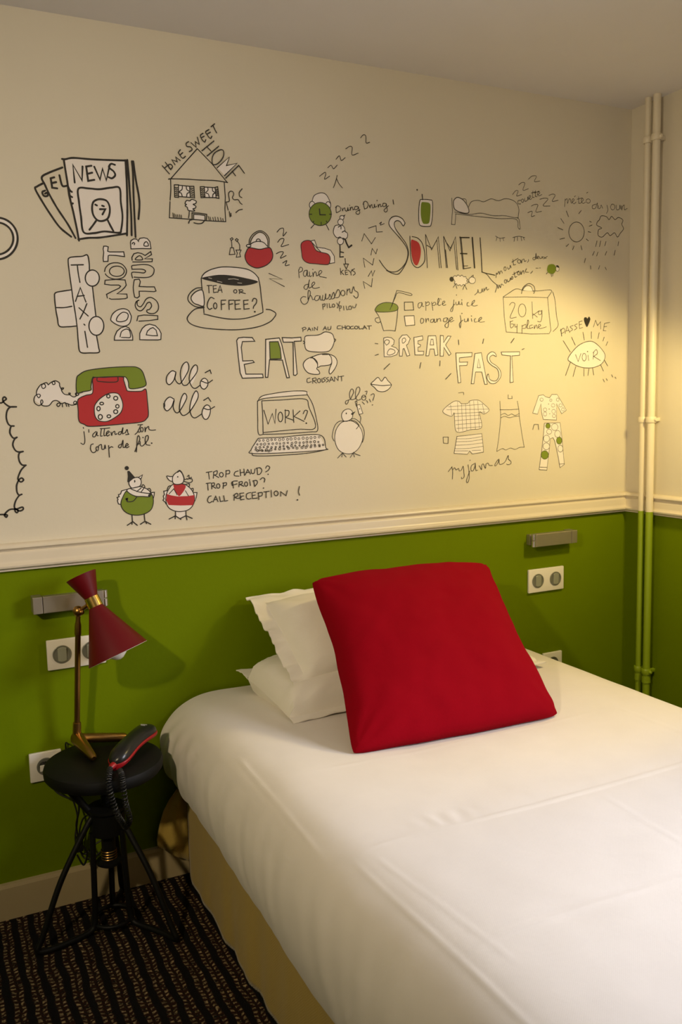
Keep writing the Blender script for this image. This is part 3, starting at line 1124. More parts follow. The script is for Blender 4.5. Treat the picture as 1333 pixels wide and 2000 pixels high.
('breakfast_lettering', 'outlined words BREAK FAST with small rays around them', '''
@730,640,4.4433
w2.4
bW L 92,252 88,90 120,82 155,88 180,110 175,145 155,160 195,175 217,200 202,235 150,252
s 110,150 95,125 110,106 135,112 132,135 112,152
S 118,225 140,185 180,195 182,220 140,238
bW L 225,247 222,100 250,65 290,62 318,95 300,140 285,152 315,240 290,247 265,180 255,185 248,247
S 250,100 270,90 280,110 265,130 250,132
bW L 350,85 425,72 428,105 385,115 385,140 408,150 405,165 385,170 385,205 435,205 432,237 360,237
bW L 455,245 475,72 540,70 558,237 535,242 525,185 490,185 478,244
L 490,150 500,100 515,100 522,150
bW L 580,68 605,70 608,130 645,73 672,75 625,150 672,227 655,242 610,170 605,247 578,247
bW L 715,220 855,217 852,250 745,262 745,300 817,298 810,327 745,330 757,475 735,480 722,350
bW L 848,487 880,225 935,217 987,490 965,492 940,385 885,385 870,487
L 900,347 912,270 927,347
bW S 1065,250 1055,222 1025,210 990,240 992,290 1030,330 1075,360 1088,420 1060,462 1010,450 995,402 985,440 1015,482 1060,480 1102,430 1102,380 1070,335 1020,300 1008,260 1035,238
bW L 1108,212 1267,209 1267,240 1200,245 1212,472 1185,477 1190,245 1115,237
w2.6
l 13,137 37,140
l 13,241 42,231
l 90,362 140,313
l 411,303 401,352
l 577,288 575,332
l 626,447 672,398
l 737,108 740,147
l 956,98 947,137
l 1193,132 1220,93
l 1288,191 1307,182
'''),
('suitcase_drawing', 'drawing of a suitcase reading 20 kg by plane', '''
@960,540,5.127
w2.4
L 120,208 345,205 565,212 580,380 598,540 580,573 400,576 150,556 130,400
s 120,205 180,165 250,125 330,140 460,145 602,138 565,212
s 615,155 625,180 640,250 655,400 670,490 620,552
w3
s 303,172 320,110 375,72 425,95 437,140 425,172
fW S 325,137 350,100 390,95 420,142
s 315,132 350,95 395,100 422,152
w2.2
s 183,287 205,262 235,270 230,310 190,412 252,408
o 310,340 38,65
l 408,253 415,422
l 415,390 482,343
l 420,375 462,407
s 502,345 475,350 475,380 500,377 507,338 508,400 495,452 463,450
s 190,448 195,512 217,505 225,480 200,475
s 188,457 217,443
s 235,475 240,507 257,500
s 260,478 258,520 258,562
s 310,488 308,530 308,572
s 308,500 345,480 345,515 315,522
s 355,512 375,460 365,438 360,515 382,520
s 412,485 385,495 390,522 412,510 417,517
s 430,490 432,522 450,485 462,522
s 470,512 495,490 480,480 470,505 490,522 552,505
'''),
('eye_drawing', 'drawing of an eye reading VOIR under PASSE ME', '''
@960,540,5.127
w4
l 698,528 706,597
w2.4
s 690,545 725,518 737,550 705,572
l 740,572 760,498 787,562
l 747,546 776,540
s 822,490 790,505 815,530 788,552
s 862,475 835,490 858,515 833,537
l 912,445 880,455 885,522 917,510
l 882,485 906,478
fD S 955,505 930,445 933,412 953,410 963,422 980,402 992,428 975,480
l 1023,507 1045,438 1065,492 1095,453 1097,527
l 1187,460 1135,470 1123,542 1150,545
l 1129,506 1157,500
w3
bW S 768,830 800,770 870,695 950,655 1020,655 1090,710 1140,790 1110,870 1030,910 940,915 860,895 800,860
w2.6
l 720,643 792,757
l 804,608 841,687
l 919,558 932,637
l 1003,553 1003,622
l 1081,563 1068,622
l 1131,608 1118,647
l 1166,653 1150,692
l 791,863 744,992
l 846,903 819,1002
l 928,923 928,997
l 978,923 968,992
l 1015,918 1026,987
l 1094,883 1123,947
l 1130,833 1166,897
l 843,783 870,852 897,773
o 930,808 20,38
l 968,788 975,842
o 963,752 3,3
l 1020,827 1025,755
s 1018,765 1050,733 1062,770 1025,800
l 1025,800 1092,842
l 1119,1028 1133,1057
l 1151,1023 1161,1042
l 1204,983 1216,1007
l 1239,1008 1249,1022
'''),
('red_telephone_drawing', 'drawing of a red dial telephone with a green handset', '''
@60,700,5.554
w2.6
fW L 50,400 70,330 120,280 190,275 250,250 300,265 320,320 345,375 410,395 480,415 520,395 600,365 670,345 655,300 665,205 700,205 690,370 560,420 515,440 490,490 400,495 310,460 250,460 190,510 110,500 45,460
fW L 985,200 1040,212 1075,325 1200,320 1248,290 1252,332 1200,355 1055,352
s 500,368 485,385 500,405 522,390 500,375 490,410 460,417 425,395 412,378 430,378 418,394 370,390 340,360 333,325 357,322 338,338 315,300 310,265 270,243 235,255 240,282 262,278 258,253 225,258 190,287
s 190,287 170,263 128,280 118,305 135,327 160,310 150,280 110,285 70,340 63,390 85,427 105,405 90,388 55,400 35,440 45,485 90,512 130,482 125,452 110,460 115,500 150,517 200,510 240,465 280,457 312,475 320,500 300,522 283,505 300,485 338,492 345,525
s 338,492 375,480 390,520
s 375,488 400,490 415,522
s 400,490 440,507 480,500 497,475 480,463 465,482 480,500 500,495
l 500,370 545,372 565,365
bR S 680,212 800,205 990,200 1010,240 1035,320 1050,352 1120,358 1200,355 1250,336 1265,450 1277,600 1260,650 1200,690 1000,712 660,738 580,715 525,680 515,560 510,460 540,425 600,400 668,380 675,300
bG S 500,370 498,220 530,175 620,130 850,100 1080,90 1160,100 1210,140 1240,220 1250,290 1180,320 1075,326 1060,260 1040,215 990,197 720,205 672,210 655,300 650,345 570,360
s 720,207 722,243 760,252 860,258 940,250 947,202
bW S 690,560 700,500 760,430 850,380 940,380 980,430 1000,510 975,590 900,650 820,685 740,675 700,630
w3
o 842,410 18,19
o 922,432 22,21
o 770,490 20,14
o 735,545 18,23
o 940,520 18,19
o 922,578 22,21
o 755,635 22,26
o 848,628 20,16
'''),
('allo_lettering', 'handwritten words allo allo with white filled loops', '''
@300,680,4.1656
w2.9
fW S 110,262 140,195 175,200 165,260 130,292
fW S 228,270 245,140 275,122 278,200 245,275
fW S 302,290 310,190 340,145 352,190 325,275
fW S 380,290 390,260 415,245 440,265 440,305 415,332 390,320
s 182,195 150,185 110,225 105,275 130,297 165,260 182,200 175,250 200,287 225,280 275,200 288,150 270,113 235,140 218,210 235,292 265,302 290,280 350,200 357,150 335,138 305,180 290,250 310,310 340,327 382,300
S 380,290 390,260 415,245 440,265 440,305 415,333 390,322
s 390,268 400,272 440,284 480,260
l 420,200 460,178 469,206
fW S 90,470 100,425 140,402 165,425 145,480 110,508
fW S 220,500 225,410 255,375 270,400 250,450
fW S 300,500 315,400 345,355 360,385 340,450
fW S 395,520 410,480 435,462 460,480 460,530 440,572 415,575 398,550
s 167,415 130,398 95,430 85,480 110,510 145,480 167,425 160,480 180,522 210,515 260,430 270,390 250,368 225,410 210,490 225,535 250,547 295,515 350,430 364,380 345,348 315,400 295,490 310,550 340,567 392,535
S 395,520 410,480 435,462 460,480 460,530 440,573 415,577 398,550
s 405,488 450,500 497,476
l 408,425 445,402 466,433
w5
l 87,452 88,472
'''),
('handwriting_lettering', 'handwritten words j attends ton coup de fil', '''
@140,815,7.4056
w2.4
s 178,208 190,300 188,370 165,392 133,373
l 167,148 173,160
l 248,178 250,217
s 352,205 310,245 308,280 340,277 367,213 367,262 387,265
s 432,163 422,230 420,272 442,270
s 477,163 468,230 470,267 497,260
s 413,165 480,162 552,153
s 500,242 542,215 530,198 505,225 515,272 547,253
s 568,215 580,262 590,225 622,203 630,247 657,238
s 722,205 685,215 678,245 710,242 742,153 735,235 762,228
s 775,227 802,178 815,230 827,245 783,252
s 1002,113 955,210 918,247
l 958,110 1027,105
s 955,208 985,215 1005,190
o 1015,178 20,32
s 1060,143 1065,207 1075,165 1112,133 1120,175 1160,187 1214,182
s 312,385 280,400 273,460 300,507 340,502 362,468
o 370,455 18,30
s 388,440 393,412 430,395 438,460 470,457 482,403 492,452
s 535,408 540,500 546,577
s 540,450 575,425 597,435
s 732,385 690,400 678,430 710,437 742,333 745,430 772,435
s 773,422 817,400 800,378 780,410 795,442 830,423
s 915,497 950,400 985,320 972,268 950,300 938,502
s 938,400 985,378
s 990,350 995,402 1030,412 1100,330 1107,270 1075,273 1063,330 1080,392 1132,405
o 1032,292 3,3
o 1158,374 4,5
'''),
('green_bird_drawing', 'drawing of a green bird wearing a black bobble hat', '''
@220,900,7.4056
w2.6
bW L 245,402 130,435 115,480 85,490 95,520 65,530 80,560 70,575 85,625 130,632 200,500
bW L 560,460 605,455 600,500 590,552 560,500
s 420,375 440,345 465,370 460,412
s 508,405 535,400 552,430 545,462
bG S 200,440 150,520 120,610 140,690 200,750 280,780 380,785 480,760 560,700 590,600 580,510 550,480 530,520 430,515 340,515 270,480
bW S 205,427 265,400 360,440 450,460 540,470 535,517 430,515 340,512 260,480
bW S 262,400 330,378 400,373 500,410 548,467 440,462 350,440
l 350,445 412,393
l 408,457 452,398
bW L 370,242 432,203 410,262
bW S 270,390 235,320 270,270 320,245 370,240 410,280 410,340 385,370 330,385
fD L 213,305 220,220 212,150 240,143 325,240 232,312
fD o 205,105 30,30
fD S 515,490 550,475 545,520 520,520
s 352,518 300,580 220,592 195,560
w4
s 195,550 215,545 200,562 215,570
w3.4
s 318,286 322,295 318,305
w3
l 280,783 287,882
l 290,880 213,932
l 282,882 280,917
l 293,880 357,932
l 457,768 466,877
l 466,875 403,916
l 473,875 490,907
l 478,877 552,916
'''),
('red_bird_drawing', 'drawing of a white bird wearing a red scarf and band', '''
@220,900,7.4056
w2.6
fW L 912,730 1058,725 1060,800 985,835 912,790
bW L 800,430 740,440 750,490 733,510 745,550 728,570 765,602 770,622 800,560
bW L 1160,460 1222,460 1210,530 1193,582
s 788,420 810,370 852,358
s 1060,338 1112,335 1105,382
s 1128,408 1165,400 1165,442
bW S 880,340 820,400 780,480 770,570 800,660 860,710 960,735 1080,715 1150,660 1185,570 1170,470 1110,385 1020,335
fR L 785,480 850,500 940,515 1000,512 1090,510 1180,495 1185,570 1160,642 980,646 810,640 775,570
fR S 885,340 970,335 1055,357 1040,420 990,490 960,510 940,490 910,440 890,400
w2.3
l 818,477 882,408
l 1053,433 1097,507
l 932,492 885,403
w2.6
bW S 872,233 835,228 783,223 820,282 867,292
bW S 885,330 865,270 880,210 930,165 970,150 1005,180 1030,240 1020,310 960,340
s 938,158 970,138 1002,167
o 942,232 4,4
w3.2
s 940,165 970,148 1005,180 1032,250 1030,292
w2.4
s 1035,270 1060,268 1075,258 1090,268 1105,252 1120,262 1145,258 1152,295 1110,317 1035,297
s 1080,227 1105,208 1110,250 1142,238
w3
l 910,728 910,802
l 912,793 818,842
l 907,795 905,837
l 913,798 988,847
l 1060,723 1062,802
l 1062,793 983,832
l 1063,800 1076,852
l 1063,793 1152,832
'''),
('reception_lettering', 'handwritten capitals TROP CHAUD? TROP FROID? CALL RECEPTION !', '''
@390,895,6.059
w2.6
l 78,168 147,157
l 105,164 116,247
l 163,237 168,160
s 163,165 207,148 202,190 170,197
l 170,197 227,228
o 258,195 22,26
l 310,222 315,145
s 310,150 352,145 352,180 318,187
s 457,150 420,165 413,205 467,212
l 480,133 486,207
l 480,172 522,165
l 525,128 531,202
l 540,197 570,133 602,187
l 549,170 592,165
s 610,133 615,175 645,177 657,128
l 680,115 686,192
s 668,120 715,113 737,145 715,187 685,192
s 783,117 800,90 830,105 815,140 783,162
o 811,190 2,3
l 78,298 132,292
l 95,295 101,377
l 145,362 142,295
s 140,297 172,292 174,320 148,328
l 148,328 192,355
o 220,328 20,26
l 278,357 285,290
s 273,295 317,290 312,320 285,327
l 400,352 390,278
s 385,322 380,290 400,272 447,268
l 392,318 442,303
l 465,337 470,280
s 465,282 502,275 502,300 475,308
l 475,308 522,330
o 550,305 18,25
l 595,273 601,322
o 591,257 2,2
l 640,265 650,332
s 630,268 672,262 684,290 655,332
s 718,252 745,230 772,245 765,282
o 756,353 2,3
s 137,445 110,455 93,500 115,527 147,510
l 160,517 190,448 217,512
l 171,490 207,485
l 235,453 245,512 277,505
l 285,443 295,507 332,500
l 412,437 408,497
s 400,442 440,413 452,445 415,462
s 415,460 450,475 492,462
l 522,410 475,415 485,492 527,485
l 480,452 520,445
s 602,405 560,420 553,465 580,482 607,475
l 662,400 620,405 625,477 682,470
l 622,442 657,435
l 695,410 700,487
s 688,412 737,405 737,440 700,452
l 758,398 822,390
l 785,395 786,467
l 845,378 851,457
o 905,415 24,28
l 960,447 958,395 1022,442 1037,383
s 1180,333 1170,395 1182,437
o 1157,492 4,4
'''),
('pyjamas_drawing', 'drawing of a checked tee shirt and striped shorts over the word pyjamas', '''
@840,740,4.4433
w2.1
bW S 112,280 200,200 250,195 275,215 330,212 350,190 420,185 470,220 515,270 470,305 430,290 450,420 360,440 235,460 215,350 210,295 185,325
w1.5
l 240,200 250,455
l 275,215 285,452
l 310,215 320,447
l 345,195 356,442
l 380,190 396,437
l 415,190 430,427
l 180,225 190,317
l 455,215 472,302
l 160,242 462,220
l 145,268 510,262
l 210,302 480,288
l 215,327 435,315
l 220,362 442,345
l 225,397 446,380
l 232,430 450,415
w2.1
s 248,122 290,118 294,137
bW L 235,500 450,475 458,540 465,635 370,652 345,625 325,654 210,647 225,560
w1.6
s 232,520 340,518 452,500
s 230,546 340,542 456,525
s 225,576 340,570 460,555
s 220,606 340,602 463,585
l 215,625 332,625
l 365,622 442,618
w2.1
L 115,505 160,505 158,560 118,558
@860,870,8.331
w2.3
s 133,427 195,343
s 190,350 205,420 200,547
s 200,402 235,363 262,397 300,373 312,412 345,400 377,338 387,440 390,510 355,542 348,515
s 455,313 467,400 475,520 450,602 428,580 450,500 482,418
o 486,241 3,4
s 557,295 510,330 503,400 535,412 567,340 572,288 582,402 612,400
s 635,328 675,392 677,330 702,300 737,372 747,305 780,288 800,322 852,325
s 942,230 920,260 888,320 910,327 947,270 957,223 967,302 1012,300 1060,260 1107,163 1112,220 1152,260 1147,300 1100,312 1083,300
'''),
('nightdress_drawing', 'drawing of a nightdress with a wavy hem', '''
@840,740,4.4433
w2.1
s 608,193 612,262 615,340 600,500 581,630
s 760,193 772,262 778,330 800,480 820,592
l 608,268 700,268 774,262
s 618,312 650,300 680,317 710,305 740,317 777,300
s 618,337 650,325 690,337 730,328 777,322
s 581,630 630,605 660,617 700,600 740,612 780,595 822,592
l 680,138 680,172 715,170 712,148
'''),
('spotted_pyjamas_drawing', 'drawing of spotted pyjamas with green dots', '''
@840,740,4.4433
w2.1
bW L 945,145 985,138 1005,155 1040,165 1060,135 1105,135 1150,210 1185,272 1145,302 1100,215 1100,357 985,352 970,290 965,215 935,307 893,297 920,220
w1.6
o 1031,218 3,3
o 1036,262 3,3
o 1041,303 3,3
o 1070,230 15,15
o 1075,282 16,18
o 1078,322 14,14
o 1000,268 15,16
o 1000,305 14,18
o 970,180 14,14
o 1110,180 12,14
o 1135,230 14,14
o 1155,265 12,14
o 1050,185 10,10
w2.1
bW L 995,385 1130,380 1145,500 1167,742 1130,770 1115,680 1085,540 1070,510 1045,520 1035,620 1015,792 948,787 970,640 985,500
bG o 1025,408 20,22
bG o 1122,535 24,32
bG o 997,660 32,37
bW o 1083,418 28,30
bW o 1035,458 22,22
bW o 1012,518 26,30
bW o 1010,585 28,30
bW o 1108,478 25,30
bW o 1132,605 22,30
l 955,765 1017,768
l 1123,740 1167,735
l 893,440 905,395 940,395 944,440
'''),
('lace_border_drawing', 'black looping lace line at the left end of the wall', '''
@0,690,3.9206
w4.2
s -60,372 0,380 15,378 30,365 48,350 35,335 22,345 25,370 50,395 80,410 125,410
s 122,410 80,412 55,440 48,490 60,535 80,555 107,557
s 105,557 85,560 75,600 85,630 105,650 130,643
s 128,645 110,660 98,700 115,740 140,755 177,752
s 175,752 150,762 142,790 150,830 170,855 199,857
s 197,857 165,890 145,930 138,965 160,985 180,970 165,955 145,970 128,1010 130,1060 145,1085 167,1080
s 165,1080 145,1092 120,1130 110,1175 125,1192 170,1178 177,1195 150,1207 115,1190 118,1212 130,1220 138,1208 125,1195 80,1195 50,1215 35,1240 48,1255 56,1240 40,1235 0,1235 -60,1240
'''),
]
MATS = [M_ink, M_white, M_red, M_leaf]
KEY = {'W': 1, 'R': 2, 'G': 3, 'D': 0}

def build_drawing(name, label, text):
    bm = bmesh.new()
    st = {'y': 0.0005}
    fr = (0, 0, 1)
    width = 0.0026
    def to_wall(pts):
        return [Vector(wall_pt(fr[0] + p[0] / fr[2], fr[1] + p[1] / fr[2])) for p in pts]
    def lift():
        st['y'] += 0.000025
        return -st['y']
    def fill(P, mi):
        y = lift()
        V = [bm.verts.new((p.x, y, p.y)) for p in P]
        for t in tessellate_polygon([[Vector((p.x, p.y, 0)) for p in P]]):
            if len(set(t)) == 3:
                try: f = bm.faces.new([V[i] for i in t]); f.material_index = mi
                except ValueError: pass
    def stroke(P, closed, wd, mi=0):
        Q = [P[0]]
        for p in P[1:]:
            if (p - Q[-1]).length > 2e-4: Q.append(p)
        if closed and len(Q) > 2 and (Q[0] - Q[-1]).length < 2e-4: Q.pop()
        n = len(Q)
        if n < 2: return
        y = lift()
        h = wd / 2
        rows = []
        for i, p in enumerate(Q):
            a = Q[i - 1] if (i or closed) else None
            b = Q[(i + 1) % n] if (i < n - 1 or closed) else None
            da = (p - a).normalized() if a is not None else None
            db = (b - p).normalized() if b is not None else None
            if da is None: da = db
            if db is None: db = da
            t = da + db
            if t.length < 1e-3: t = db
            t.normalize()
            nrm = Vector((-t.y, t.x))
            c = max(0.55, nrm.dot(Vector((-db.y, db.x))))
            k = h * (1 + 0.14 * noise.noise(Vector((p.x * 55, p.y * 55, 3.1)))) / c
            rows.append((p + nrm * k, p - nrm * k))
        V = [(bm.verts.new((l.x, y, l.y)), bm.verts.new((r.x, y, r.y))) for l, r in rows]
        for i in range(n if closed else n - 1):
            (a, b), (c, d) = V[i], V[(i + 1) % n]
            f = bm.faces.new((a, b, d, c)); f.material_index = mi
        if not closed:
            for end, nb in ((0, 1), (n - 1, n - 2)):     # round pen ends
                d = (Q[end] - Q[nb]).normalized()
                ang = math.atan2(d.y, d.x)
                c = [bm.verts.new((Q[end].x + h * math.cos(ang + q), y, Q[end].y + h * math.sin(ang + q))) for q in [math.pi * (-0.5 + j / 6) for j in range(7)]]
                f = bm.faces.new(c); f.material_index = mi
    def ell(cx, cy, rx, ry, n=28):
        return [(cx + rx * math.cos(2 * math.pi * i / n), cy + ry * math.sin(2 * math.pi * i / n)) for i in range(n)]
    for line in text.strip().split('\n'):
        tk = line.split()
        if line[0] == '@':
            fr = tuple(float(v) for v in line[1:].split(',')); continue
        if line[0] == 'w':
            width = float(line[1:]) / 1000
            if wall_pt(fr[0], fr[1])[0] > -1.35 and width < 0.0045: width *= 0.86
            if wall_pt(fr[0], fr[1])[0] > -0.95 and width < 0.0040: width *= 0.86
            continue
        dofill, dostroke, mi, smi = False, True, 0, 0
        if tk[0][0] in 'fb' and len(tk[0]) == 2:
            dofill, dostroke, mi = True, tk[0][0] == 'b', KEY[tk[0][1]]
            tk = tk[1:]
        elif tk[0] == 'lW':
            smi = 1; tk[0] = 'l'
        num = [tuple(float(v) for v in q.split(',')) for q in tk[1:] if ',' in q]
        k = tk[0]
        if k == 'o':
            P = to_wall(ell(*num[0], *num[1])); closed = True
        elif k == 'r':
            A, B = to_wall(ell(*num[0], *num[1], 64)), to_wall(ell(*num[0], *num[2], 64))
            y = lift()
            VA = [bm.verts.new((p.x, y, p.y)) for p in A]; VB = [bm.verts.new((p.x, y, p.y)) for p in B]
            for i in range(64):
                f = bm.faces.new((VA[i], VA[(i + 1) % 64], VB[(i + 1) % 64], VB[i])); f.material_index = 1
            stroke(A, True, width); stroke(B, True, width)
            continue
        elif k == 'k':                                   # a row of little round keys
            (ax, ay), (bx, by), (rx, ry) = num
            cnt = int(tk[3])
            for i in range(cnt):
                t = i / (cnt - 1)
                q = random.uniform(0.75, 1.15)
                stroke(to_wall(ell(ax + (bx - ax) * t + random.uniform(-3, 3), ay + (by - ay) * t + random.uniform(-3, 3), rx * q, ry * q, 10)), True, width)
            continue
        elif k in 'sS':
            closed = k == 'S'
            P = spline(to_wall(num), 7, closed)
        else:
            closed = k == 'L'
            P = to_wall(num)
        if dofill: fill(P, mi)
        if dostroke: stroke(P, closed, width, smi)
    me = bpy.data.meshes.new(name)
    for f in bm.faces:
        f.normal_update()
        if f.normal.y > 0: f.normal_flip()
    bm.to_mesh(me); bm.free()
    for m in MATS: me.materials.append(m)
    o = bpy.data.objects.new(name, me)
    col.objects.link(o)
    o.parent = wall_back
    o['label'] = label
    return o

for d in DRAWINGS: build_drawing(*d)
# ------------------------------------------------------------------ heating pipes in the corner
def pipe(y, r, label):
    root = empty('heating_pipe', (-0.036, y, 0), label, 'pipe', 'heating pipes in the corner')
    bm = bmesh.new()
    tube(bm, [(-0.036, y, z) for z in (0.0, 0.45, 0.9, 1.4, 1.9, H)], r, 24)
    obj('tube', bm, M_pipe, root)
    for z in (0.385, 1.273, 2.20):
        bm = bmesh.new()
        lathe(bm, (-0.036, y, z), (0, 0, 1), [(-0.010, r + .0005), (-0.010, r + .004), (-0.006, r + .0055), (0.006, r + .0055), (0.010, r + .004), (0.010, r + .0005)], 24, cap=False)
        box(bm, (-0.036 + r, y - 0.006, z - 0.006), (0.0, y + 0.006, z + 0.006), 0.001)
        if r > 0.012: lathe(bm, (-0.036, y - r - .004, z), (0, -1, 0), [(0, .0055), (.006, .0055), (.008, .004)], 10)
        if z < 0.5:
            lathe(bm, (-0.036, y, z - 0.028), (0, 0, 1), [(-0.012, r + .0005), (-0.012, r + .003), (0.012, r + .003), (0.012, r + .0005)], 24, cap=False)
        obj('pipe_clip', bm, M_pipe, root)
    return root
pipe(-0.112, 0.0105, 'thinner vertical heating pipe, the one nearer the drawings, cream above green')
pipe(-0.150, 0.0125, 'thicker vertical heating pipe, right of its neighbour, cream above green')

# ------------------------------------------------------------------ wall lamps and switch plates
def wall_light(name, x0, x1, hinge_right, label, z0, z1):
    root = empty(name, ((x0 + x1) / 2, 0, (z0 + z1) / 2), label, 'reading light', 'aluminium reading lights on the green wall')
    D = 0.043
    xe = (x0, x0 + .024) if hinge_right else (x1 - .024, x1)
    xa = (x0 + .0255, x1 - .012) if hinge_right else (x0 + .012, x1 - .0255)
    xh = x1 - .007 if hinge_right else x0 + .007
    bm = bmesh.new()
    box(bm, (x0 + .004, -0.018, z0 + .004), (x1 - .004, 0.0, z1 - .004), 0.001)
    obj('wall_plate', bm, M_alu, root, smooth=False)
    bm = bmesh.new(); box(bm, (xe[0], -D, z0), (xe[1], -0.0, z1), 0.0012)
    obj('end_block', bm, M_alu, root, smooth=False)
    bm = bmesh.new(); box(bm, (xa[0], -D, z0), (xa[1], -0.020, z1), 0.0012)
    arm = obj('light_arm', bm, M_alu, root, smooth=False)
    bm = bmesh.new()
    zm = (z0 + z1) / 2
    for a, b in ((z0, zm - .001), (zm + .001, z1)):
        lathe(bm, (xh, -D + .0085, a), (0, 0, 1), [(0, .0065), (.001, .0075), (b - a - .001, .0075), (b - a, .0065)], 20)
    tag(obj('hinge', bm, M_alul, root), 'bright cylindrical hinge')
wall_light('reading_light', -2.068, -1.876, True, 'closed aluminium reading light behind the red lamp, left end of the wall', 0.8265, 0.8705)
wall_light('reading_light', -0.452, -0.262, False, 'closed aluminium reading light on the green wall near the pipes', 0.853, 0.897)

def plate(name, x, z, w, h, gangs, kind, label, group=None):
    root = empty(name, (x + w / 2, 0, z + h / 2), label, 'light switch' if kind == 'switch' else 'power socket', group)
    bm = bmesh.new(); box(bm, (x, -0.0095, z), (x + w, 0.0, z + h), 0.0025, 3)
    obj('cover_plate', bm, M_plastic, root)
    for g in range(gangs):
        cx = x + w * (g + 0.5) / gangs
        cz = z + h / 2
        if kind == 'switch':
            bm = bmesh.new()
            lathe(bm, (cx, -0.008, cz), (0, -1, 0), [(0, .0245), (.0035, .0245), (.0042, .0235), (.0042, .0215), (.0022, .0205), (.0022, 0)], 40)
            obj('switch_ring', bm, M_bezel, root)
            bm = bmesh.new()                        # rocker: a slab cut from the round well, tipped slightly
            n, R, hw = 10, .0203, .0115
            top = math.acos(hw / R)
            out = [(hw, R * math.sin(top))]
            for i in range(1, n): 
                a = top + (math.pi - 2 * top) * i / n
                out.append((R * math.cos(a), R * math.sin(a)))
            out.append((-hw, R * math.sin(top)))
            out += [(-p, -q) for p, q in out]
            rows = []
            for d in (0.0100, 0.0135, 0.0142):
                k = 1.0 if d < 0.014 else 0.95
                rows.append([bm.verts.new((cx + p * k, -d - q * 0.06 - 0.0004, cz + q * k)) for p, q in out])
            for a, b in zip(rows, rows[1:]):
                for i in range(len(out)): bm.faces.new((a[i], a[(i + 1) % len(out)], b[(i + 1) % len(out)], b[i]))
            bm.faces.new(rows[-1])
            obj('rocker', bm, M_grey, root, smooth=False)
        else:
            bm = bmesh.new()
            lathe(bm, (cx, -0.008, cz), (0, -1, 0), [(0, .0240), (.0028, .0240), (.0030, .0215), (.0022, .0205), (.0019, 0)], 40)
            obj('socket_well', bm, M_bezel, root)
            bm = bmesh.new()
            lathe(bm, (cx, -0.0095, cz + .012), (0, -1, 0), [(0, .0024), (.010, .0024), (.012, .0010)], 12)
            for q in (-.0095, .0095):
                lathe(bm, (cx + q, -0.0099, cz), (0, -1, 0), [(0, .0028), (.0006, .0028)], 12)
            obj('contacts', bm, M_black, root)
    return root
plate('light_switch', -2.0374, 0.6625, 0.153, 0.082, 2, 'switch', 'white double light switch behind the brass lamp stem', 'double switches')
plate('light_switch', -0.4447, 0.6868, 0.153, 0.082, 2, 'switch', 'white double light switch under the right reading light', 'double switches')
plate('power_socket', -2.100, 0.363, 0.083, 0.080, 1, 'socket', 'white wall socket with a plug in it beside the black stool')
plate('power_socket', -0.380, 0.384, 0.083, 0.080, 1, 'socket', 'white wall socket half hidden behind the right edge of the bed')

# ------------------------------------------------------------------ bed
BX0, BX1, BY0, BY1 = -1.665, -0.50, -0.015, -2.06
def rnd(a, b, s): return noise.noise(Vector((a, b, s)))
bed = empty('bed', ((BX0 + BX1) / 2, BY1 / 2, 0), 'single bed with a pale yellow cloth skirt under the white duvet', 'bed')
bm = bmesh.new(); box(bm, (BX0 + .03, BY1 + .05, 0.05), (BX1 - .03, BY0 - .02, 0.25), 0.01)
for x in (BX0 + .09, BX1 - .09):
    for y in (BY0 - .10, BY1 + .12):
        lathe(bm, (x, y, 0), (0, 0, 1), [(0, .022), (.055, .026)], 20)
obj('bed_base', bm, M_wood, bed, smooth=False)
bm = bmesh.new(); box(bm, (BX0 + .03, BY1 + .06, 0.252), (BX1 - .03, BY0 - .02, 0.47), 0.05, 4)
obj('mattress', bm, M_matt, bed)

def skirt():
    bm = bmesh.new()
    # path in plan: foot end right side -> along the left side to the wall, with soft vertical waves
    zs = [0.003, 0.02, 0.06, 0.11, 0.16, 0.21, 0.255, 0.30]
    path = [(BX1 + .01, BY1 - .005), (-1.1, BY1 - .01), (-1.66, BY1 - .01), (-1.687, BY1 + .02)]
    n = 90
    for i in range(n + 1):
        t = i / n
        path.append((-1.687, BY1 + .04 + (BY0 - .028 - BY1 - .04) * t))
    rows = []
    for i, (x, y) in enumerate(path):
        row = []
        for z in zs:
            k = 1 - z / 0.34
            dx = k * (0.012 * rnd(y * 6, 0, 1.3) + 0.007 * rnd(y * 17, z * 3, 5.1)) - 0.006 * k
            if i < 3: row.append(bm.verts.new((x, y - 0.5 * k * .01 + dx * .6, z)))
            else: row.append(bm.verts.new((min(x + dx, -1.680), y, z + 0.0)))
        rows.append(row)
    for a, b in zip(rows, rows[1:]):
        for j in range(len(zs) - 1): bm.faces.new((a[j], b[j], b[j + 1], a[j + 1]))
    # loose end of the cloth, turned out along the wall and lifted clear of the skirting
    edge = [(-1.690, 0.285), (-1.712, 0.268), (-1.735, 0.242), (-1.752, 0.215), (-1.766, 0.175), (-1.775, 0.135), (-1.774, 0.110)]
    inner = [(-1.684, 0.285), (-1.684, 0.262), (-1.684, 0.230), (-1.684, 0.190), (-1.684, 0.140), (-1.684, 0.090), (-1.684, 0.048)]
    cols = 12
    grid = []
    for (ex, ez), (ix, iz) in zip(edge, inner):
        g = []
        for c in range(cols + 1):
            t = c / cols
            wv = 0.010 * math.sin(t * 8.5 + 0.4) * (1 - abs(2 * t - 1) ** 3) * (0.4 + 0.6 * (0.285 - iz) / 0.24)
            g.append(bm.verts.new((ix + (ex - ix) * t, -0.044 + 0.014 * t + wv, iz + (ez - iz) * t)))
        grid.append(g)
    for a, b in zip(grid, grid[1:]):
        for c in range(cols): bm.faces.new((a[c], a[c + 1], b[c + 1], b[c]))
    o = obj('bed_skirt', bm, M_val, bed, mods=[('SOLIDIFY', dict(thickness=0.0025, offset=0))])
    tag(o, 'pale yellow cloth skirt')
skirt()

